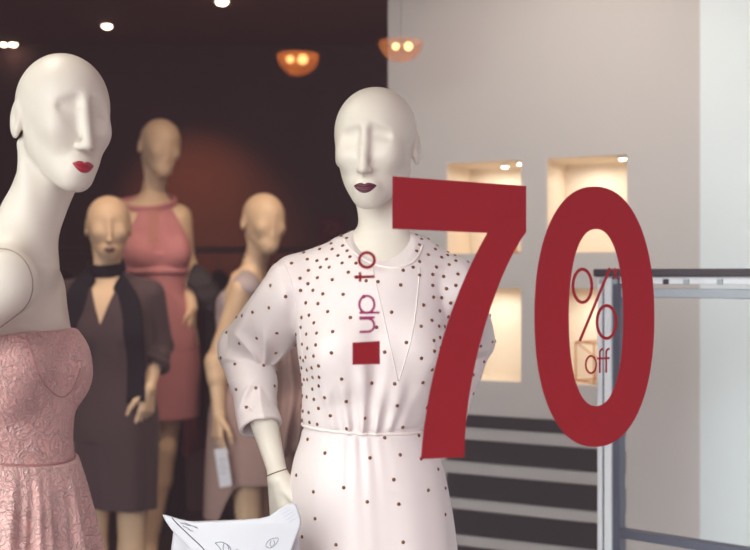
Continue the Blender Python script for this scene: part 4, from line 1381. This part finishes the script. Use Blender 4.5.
# ---------------------------------------------------------------- rose halter dress on a plinth
D0 = Vector((-0.889, 4.25, 0.304))
b = MB(); b.box((-0.30, -0.22, -0.304), (0.30, 0.28, -0.011), bevel=0.006)
pl = b.build('plinth', M['brown']); pl.location = D0; tag(pl, 'low brown plinth under the mannequin in the rose halter dress', 'plinth')
def dl(px, py, dy=0.0):
    p = at(px, py, 4.25 + dy) - D0
    return (p.x, p.y, p.z)
figD = Figure(head=(0.020, -0.03, 1.714), head_rot=(34, 4, 6), neck=(-0.018, 0.018, 1.505), yaw=22, faceless=1.0,
              shR=(-0.125, 0.0, 1.44), elR=(-0.17, 0.10, 1.16), wrR=(-0.17, 0.0, 0.92), shL=(0.085, 0.04, 1.435), elL=dl(187, 266, 0.07), wrL=dl(192, 308, 0.0),
              shift=[(0.8, 0.03, 0), (1.1, 0.0, 0), (1.5, -0.016, 0)], neck_r=0.042, handL=dict(dirv=(-0.03, -0.08, -1), side=(-0.2, -1.0, 0), curl=0.2, ts=1, scale=0.85),
              legs=[((-0.055, 0.012, 0.90), (-0.055, -0.02, 0.49), (-0.06, 0.03, 0.09)), ((0.085, 0.012, 0.90), (0.025, -0.02, 0.49), (-0.03, 0.03, 0.09))])
rootD = empty('mannequin', D0)
tag(rootD, 'faceless mannequin tinted by warm light in a rose halter dress standing tallest at the back', 'mannequin', 'mannequins in the shop window')
lo, hi = figD.bounds()
_, vD, qD = sdf_part('body', figD.full, lo, hi, 0.0045, [M['skin_warmlit']], rootD)
bvDD = bvh_of(vD, qD)
dressKD = Loft([(1.475, -0.02, 0.015, 0.060, 0.058), (1.42, -0.012, 0.005, 0.086, 0.090), (1.36, -0.006, 0, 0.120, 0.104), (1.28, 0, 0, 0.134, 0.115), (1.22, 0.0, 0, 0.120, 0.100), (1.13, 0.002, 0.004, 0.113, 0.094), (1.0, 0.014, 0.01, 0.142, 0.118), (0.88, 0.024, 0.012, 0.152, 0.126), (0.612, 0.026, 0.012, 0.148, 0.124)])
def dressD(P):
    Q = figD.tp(P); z = P[:, 2]
    rip = lambda a, zz: 0.018 * np.clip((1.1 - zz) / 0.4, 0, 1) * np.sin(6 * a + 1)
    d = dressKD(Q, rip, cap=0.006)
    for sg in (-1, 1):
        d = smin(d, ellipsoid(Q, (sg * 0.062, -0.062, 1.285), (0.056, 0.055, 0.062)), 0.03)
    tr = np.maximum(figD.trunk(P) - 0.009, np.maximum(0.9 - z, z - 1.47))
    hal = np.abs(Q[:, 0] + 0.012) - np.interp(z, [1.30, 1.36, 1.42, 1.47], [0.15, 0.118, 0.085, 0.062]).astype(np.float32)
    d = smin(d, smax(tr, hal, 0.006), 0.01)
    gap = np.maximum(np.abs(Q[:, 0] + 0.012) - 0.022, np.maximum(np.maximum(1.285 - z, z - 1.45), Q[:, 1]))     # sheer front panel set back
    d = smax(d, -np.maximum(gap, -(d + 0.006)), 0.002)
    inner = dressKD(Q, rip, cap=0.006) + 0.012
    return smax(d, -np.maximum(inner, z - 0.80), 0.002)
_, v2, q2 = sdf_part('dress', dressD, (-0.24, -0.24, 0.60), (0.24, 0.24, 1.52), 0.0045, [M['rose']], rootD)
bv2 = bvh_of(v2, q2)
q = ring_on(bvDD, Vector(figD.neck.tolist()) + Vector((0.0, 0, -0.012)), Vector((0.02, -0.45, 1)), 0.16, 36, 0.006)
b = MB(); b.tube(q, 0.020, 10, True, flat=0.35, up=[(p - Vector(figD.neck.tolist())).normalized() for p in q]); b.build('halter_collar', M['rose'], rootD)
b = MB(); q = ring_on(bv2, Vector((0, 0, 1.215)), Vector((0, 0, 1)), 0.3, 60, 0.002)
b.tube(q, 0.014, 8, True, flat=0.25, up=[(p - Vector((0, 0, p.z))).normalized() for p in q]); b.build('waistband', M['rose'], rootD)
c = [project(bv2, D0, [(x, 206), (x + 0.5, 225), (x + 1, 243)], 4.12, 14, 0.001) for x in (147, 150, 153, 156, 159)]
m_ = min(len(k) for k in c)
vs = [p + Vector((0, -0.001, 0)) for k in c for p in k[:m_]] + [p + Vector((0, 0.003, 0)) for k in c for p in k[:m_]]
fs = []
o5 = 5 * m_
for i in range(4):
    for j in range(m_ - 1):
        a = i * m_ + j
        fs += [(a, a + m_, a + m_ + 1, a + 1), (o5 + a, o5 + a + 1, o5 + a + m_ + 1, o5 + a + m_)]
b = MB(); b.add(vs, fs); b.build('sheer_panel', M['rose_sheer'], rootD)

# jacket folded over the forearm of the rose mannequin
el = np.array(figD.J['L'][1], np.float32); wr_ = np.array(figD.J['L'][2], np.float32)
J0 = D0 + Vector(el.tolist())
def jacket(P):
    d = capsule(P, (-0.010, -0.02, -0.02), (0.060, -0.02, -0.10), 0.050, 0.060)
    d = smin(d, capsule(P, (0.03, -0.03, -0.05), (0.10, -0.02, -0.15), 0.055, 0.045), 0.03)
    d = smin(d, capsule(P, (0.075, -0.01, -0.12), (0.115, 0.0, -0.185), 0.050, 0.030), 0.03)
    d = d + 0.004 * np.sin(70 * P[:, 0] + 50 * P[:, 2]) + 0.003 * np.sin(90 * P[:, 2] - 60 * P[:, 1])
    return smax(d, -(np.minimum(figD.full(P + el), dressD(P + el)) - 0.012), 0.002)
v, q = polygonize(jacket, (-0.12, -0.12, -0.27), (0.2, 0.1, 0.09), 0.005)
jo = mesh_from('jacket', v, q, [M['charcoal']]); jo.location = J0
tag(jo, 'charcoal jacket draped over the forearm beside the rose halter dress', 'jacket')

# ---------------------------------------------------------------- grey sleeveless dress
E0 = Vector((-0.484, 4.1, 0.0))
def elx(px, py, dy=0.0):
    p = at(px, py, 4.1 + dy) - E0
    return (p.x, p.y, p.z)
figE = Figure(head=(0.051, -0.03, 1.705), head_rot=(32, 2, 3), neck=(0.0, 0.010, 1.505), yaw=68, faceless=1.0,
              shR=elx(243, 290, -0.13), elR=elx(216, 362, -0.10), wrR=elx(219, 414, -0.14), shL=(0.04, 0.14, 1.43), elL=(0.09, 0.20, 1.16), wrL=(0.10, 0.13, 0.92),
              neck_r=0.040, arm_r=(0.047, 0.037, 0.023), handR=dict(dirv=(-0.05, -0.05, -1), side=(0.6, -0.8, 0), curl=0.32, ts=-1), shift=[(0.8, 0.02, 0), (1.2, 0.01, 0), (1.5, 0, 0)],
              legs=[((-0.06, 0.0, 0.90), (-0.055, -0.02, 0.49), (-0.05, 0.03, 0.09)), ((0.10, 0.03, 0.90), (0.07, 0.0, 0.49), (0.06, 0.04, 0.09))])
rootE = empty('mannequin', E0)
tag(rootE, 'faceless mannequin tinted by warm light in a grey sleeveless dress behind the studded sleeve', 'mannequin', 'mannequins in the shop window')
lo, hi = figE.bounds()
_, vE, qE = sdf_part('body', figE.full, lo, hi, 0.0045, [M['skin_warmlit']], rootE)
topE = Loft([(1.46, 0.005, 0.012, 0.098, 0.076), (1.42, 0.006, 0.024, 0.132, 0.104), (1.35, 0.008, 0.022, 0.136, 0.124), (1.27, 0.01, 0.014, 0.142, 0.122), (1.13, 0.01, 0, 0.128, 0.102), (1.0, 0.0, 0.014, 0.150, 0.145), (0.88, 0.0, 0.012, 0.16, 0.165), (0.56, 0.0, 0.01, 0.170, 0.185)])
def dressE(P, part):
    Q = figE.tp(P); z = P[:, 2]
    rip = lambda a, zz: 0.03 * np.clip((1.2 - zz) / 0.4, 0, 1) * (np.sin(5 * a + 1.4) * 0.6 + np.sin(8 * a) * 0.4)
    d = topE(Q, rip, cap=0.008)
    if part == 'top':
        for sg in (-1, 1):
            d = smin(d, ellipsoid(Q, (0.008 + sg * 0.062, -0.066, 1.285), (0.056, 0.055, 0.062)), 0.03)
            d = smin(d, capsule(P, figE.neck + A3(*(figE.R @ np.array([sg * 0.035, 0, 0]))) + A3(0, 0, -0.005), np.asarray(figE.J['R' if sg < 0 else 'L'][0], np.float32) * 0.8 + figE.neck * 0.2 + A3(0, 0, 0.01), 0.032, 0.036), 0.03)
            sh = np.asarray(figE.J['R' if sg < 0 else 'L'][0], np.float32)
            d = smin(d, capsule(P, figE.neck + A3(0, 0, -0.02), sh + A3(0.008, 0.01, 0.002), 0.036, 0.060), 0.02)
            d = smax(d, -(capsule(P, sh + A3(-0.006, -0.040 if sg < 0 else 0.040, -0.048), sh * 0.6 + np.asarray(figE.J['R' if sg < 0 else 'L'][1], np.float32) * 0.4 + A3(0, -0.02 if sg < 0 else 0.02, 0), 0.046, 0.050)), 0.006)
        d = smin(d, np.maximum(np.maximum(figE.trunk(P) - 0.008, z - 1.42), np.abs(Q[:, 0]) - 0.125), 0.01)
        neckh = ell2(Q[:, 0] - 0.004, z - (1.52 + 0.6 * (Q[:, 1] + 0.05)), 0.070, 0.075)
        d = smax(d, -neckh, 0.004)
        return smax(d, 1.07 - z, 0.003)
    d = d - 0.004
    hem = 0.70 - 0.19 * np.clip((-(P[:, 0]) - 0.03) / 0.10, 0, 1) ** 1.6
    d = smax(d, hem - z, 0.004)
    d = smax(d, z - 1.078, 0.004)
    inner = topE(Q, rip, cap=0.008) + 0.009
    return smax(d, -np.maximum(inner, z - 0.95), 0.002)
sdf_part('dress_top', lambda P: dressE(P, 'top'), (-0.24, -0.24, 1.05), (0.26, 0.26, 1.55), 0.0045, [M['grey']], rootE)
sdf_part('skirt', lambda P: dressE(P, 'skirt'), (-0.28, -0.26, 0.48), (0.28, 0.28, 1.10), 0.0045, [M['taupe']], rootE)
# draped ruffle falling at the far side of the dress
vs, fs = [], []
nu, nv_ = 26, 30
for i in range(nv_):
    f_ = i / (nv_ - 1)
    zc = 1.28 - 0.50 * f_
    for j in range(nu):
        g_ = j / (nu - 1)
        x = 0.095 + (0.09 + 0.05 * math.sin(f_ * 3.0)) * g_
        y = -0.09 - 0.028 * math.sin(g_ * 13 + f_ * 3) * (0.35 + 0.65 * f_) - 0.02 * math.sin(f_ * 9 + g_ * 2)
        z = zc - 0.07 * g_ * math.sin(f_ * 5 + 0.6)
        vs.append((x, y, z))
for i in range(nv_ - 1):
    for j in range(nu - 1):
        a = i * nu + j
        fs.append((a, a + 1, a + nu + 1, a + nu))
k_ = len(vs)
vs2 = vs + [(x, y + 0.006, z) for x, y, z in vs]
fs2 = fs + [tuple(i + k_ for i in f[::-1]) for f in fs]
edge = [i for i in range(nu)] + [r_ * nu + nu - 1 for r_ in range(1, nv_)] + [(nv_ - 1) * nu + i for i in range(nu - 2, -1, -1)] + [r_ * nu for r_ in range(nv_ - 2, 0, -1)]
for i in range(len(edge)):
    a, c = edge[i], edge[(i + 1) % len(edge)]
    fs2.append((a, c, c + k_, a + k_))
b = MB(); b.add(vs2, fs2); b.build('ruffle', M['taupe'], rootE)

# paper tag in the hand
t0 = at(220, 447, 3.885)
t = empty('paper_tag', t0); t.rotation_euler = (0.06, -0.14, 0.1)
tag(t, 'white paper tag held in the hand of the grey sleeveless mannequin', 'tag')
b = MB(); b.box((-0.022, -0.0006, -0.152), (0.024, 0.0006, -0.006), bevel=0.0004); b.build('card', M['paper'], t)
b = MB(); b.tube([Vector((0, 0, -0.010)), Vector((0.002, -0.004, 0.02)), Vector((0.0, 0.0, 0.032))], 0.0010, 6); b.build('string', M['paper'], t)
b = MB()
for i in range(4): b.box((-0.014, -0.0011, -0.05 - 0.017 * i), (0.016 - 0.006 * (i % 2), -0.0007, -0.046 - 0.017 * i))
b.build('print', M['alu_mid'], t)

# ---------------------------------------------------------------- white cat-face bag
BY = 1.86
G0 = at(236, 640, BY)
bag = empty('handbag', G0); tag(bag, 'white leather bag with a cat-ear flap and drawn eyes before the studded dress', 'bag')
def gl(px, py, dy=0.0):
    p = at(px, py, BY) - G0
    return Vector((p.x, dy, p.z))
def gy(x, z):      # front face bulge of the flap
    return -0.030 - 0.012 * math.cos(x * 9) - 0.02 * max(0.0, gl(0, 512).z - z) 
outer_px = [(165.5, 509.5), (170, 510.5), (184, 514), (198, 516.3), (215, 515.6), (240, 514), (262, 512.8), (271, 511), (281, 504.5), (289, 500), (294.5, 499), (298, 501.5), (302.5, 513), (303, 519), (299, 530), (292, 549), (284, 572), (268, 590), (240, 597), (222, 580), (205, 553), (190, 538), (176, 525), (167.5, 514)]
P2 = [gl(*p) for p in outer_px]
def inside(pt, poly):
    r_ = False; j = len(poly) - 1
    for i in range(len(poly)):
        if (poly[i].z > pt[1]) != (poly[j].z > pt[1]) and pt[0] < (poly[j].x - poly[i].x) * (pt[1] - poly[i].z) / (poly[j].z - poly[i].z) + poly[i].x: r_ = not r_
        j = i
    return r_
def poly_sd(x, z, poly):
    d = np.full(len(x), 1e9); s_ = np.ones(len(x))
    n_ = len(poly)
    for i in range(n_):
        ax_, az = poly[i].x, poly[i].z; bx_, bz = poly[(i + 1) % n_].x, poly[(i + 1) % n_].z
        ex, ez = bx_ - ax_, bz - az; wx, wz = x - ax_, z - az
        t_ = np.clip((wx * ex + wz * ez) / (ex * ex + ez * ez), 0, 1)
        d = np.minimum(d, (wx - ex * t_) ** 2 + (wz - ez * t_) ** 2)
        c1 = (az <= z) & (bz > z) & (ex * wz > ez * wx); c2 = (az > z) & (bz <= z) & (ex * wz < ez * wx)
        s_ = np.where(c1 | c2, -s_, s_)
    return (s_ * np.sqrt(d)).astype(np.float32)
ztop = gl(0, 512).z
def flapf(P):
    x, y, z = P[:, 0], P[:, 1], P[:, 2]
    sd = poly_sd(x, z, P2)
    yc = -0.034 - 0.010 * np.cos(x * 12) - 0.10 * np.clip(ztop - z, 0, 0.2) + 0.25 * np.clip(z - (ztop - 0.01), 0, 0.1)
    return smax(sd, np.abs(y - yc) * 0.97 - 0.003, 0.004)
v, q = polygonize(flapf, (-0.16, -0.10, 0.03), (0.16, 0.02, 0.30), 0.0022)
mesh_from('flap', v, q, [M['leather']], bag); bvF = bvh_of(v, q)
half = 0.112
def bagf(P):
    x, y, z = P[:, 0], P[:, 1], P[:, 2]
    zt = ztop - 0.014
    h_ = (zt) / 2
    wd = half + 0.014 * (1 - np.clip(z / zt, 0, 1))
    th_ = 0.012 + 0.024 * np.sqrt(np.clip(1 - np.clip(z / zt, 0, 1), 0, 1))
    qx = np.abs(x) - wd + 0.012; qy = np.abs(y) - th_ + 0.010; qz = np.abs(z - h_) - h_ + 0.012
    return np.sqrt(np.maximum(qx, 0) ** 2 + np.maximum(qy, 0) ** 2 + np.maximum(qz, 0) ** 2) + np.minimum(np.maximum(np.maximum(qx, qy), qz), 0) - 0.010 + 0.0015 * np.sin(30 * x + 20 * z)
v, q = polygonize(bagf, (-0.16, -0.06, -0.012), (0.16, 0.06, 0.27), 0.003)
mesh_from('body', v, q, [M['leather']], bag)
def on_flap(pts, n=20):
    return project(bvF, G0, pts, BY - 0.05, n, 0.0004)
b = MB(); b.tube(on_flap([(167.2, 512.5), (177, 523.5), (190.5, 536.5), (205.5, 551.5), (222, 577)], 30), 0.0009, 6); b.build('edge_paint', M['edge'], bag)
def drawn(name, lines, r, m, parent=bag):
    b = MB()
    for L in lines:
        q = on_flap(L, max(8, 6 * len(L)))
        if len(q) > 2: b.tube(q, r, 5)
    if b.v: return b.build(name, m, parent)
drawn('drawn_eye', [[(215, 543), (222, 542.2), (229, 546), (231, 551)], [(215, 543), (219, 547), (222, 552)], [(224, 543.5), (223, 548), (225, 553)], [(227, 544.5), (228.6, 548), (228, 553)]], 0.00055, M['ink'])
drawn('drawn_eye', [[(265.5, 545), (270, 539.5), (278, 538.2), (276, 544), (270, 548), (265.5, 546)], [(271, 540.5), (270, 544.5), (271.6, 547)], [(273.5, 540), (274.5, 543), (273, 545.5)]], 0.00045, M['ink'])
drawn('drawn_nose', [[(236, 549), (238.5, 551), (240, 555)]], 0.0005, M['ink'])
lines = []
rr_ = random.Random(5)
for (x0, y0, x1, y1) in ((176, 516, 187, 518.5), (187, 518.6, 196, 520.5), (180.5, 522.5, 190, 525.5), (184, 523, 198, 528), (183, 526, 193, 531.5), (195, 517.5, 205, 519.5)):
    n_ = int((x1 - x0) * 1.1) + 3
    lines.append([(x0 + (x1 - x0) * i / n_, y0 + (y1 - y0) * i / n_ + rr_.uniform(-0.8, 0.8)) for i in range(n_ + 1)])
drawn('handwriting', lines, 0.00045, M['ink_dark'])
lines = []
for i in range(5):
    x0, y0 = 279 + i * 2.4, 512.0 - i * 0.8 + i * 1.6
    lines.append([(x0 + k * 1.5, y0 + 3 * i * 0.6 - k * 0.9 + rr_.uniform(-0.6, 0.6)) for k in range(7)])
drawn('handwriting', lines, 0.0003, M['alu_mid'])
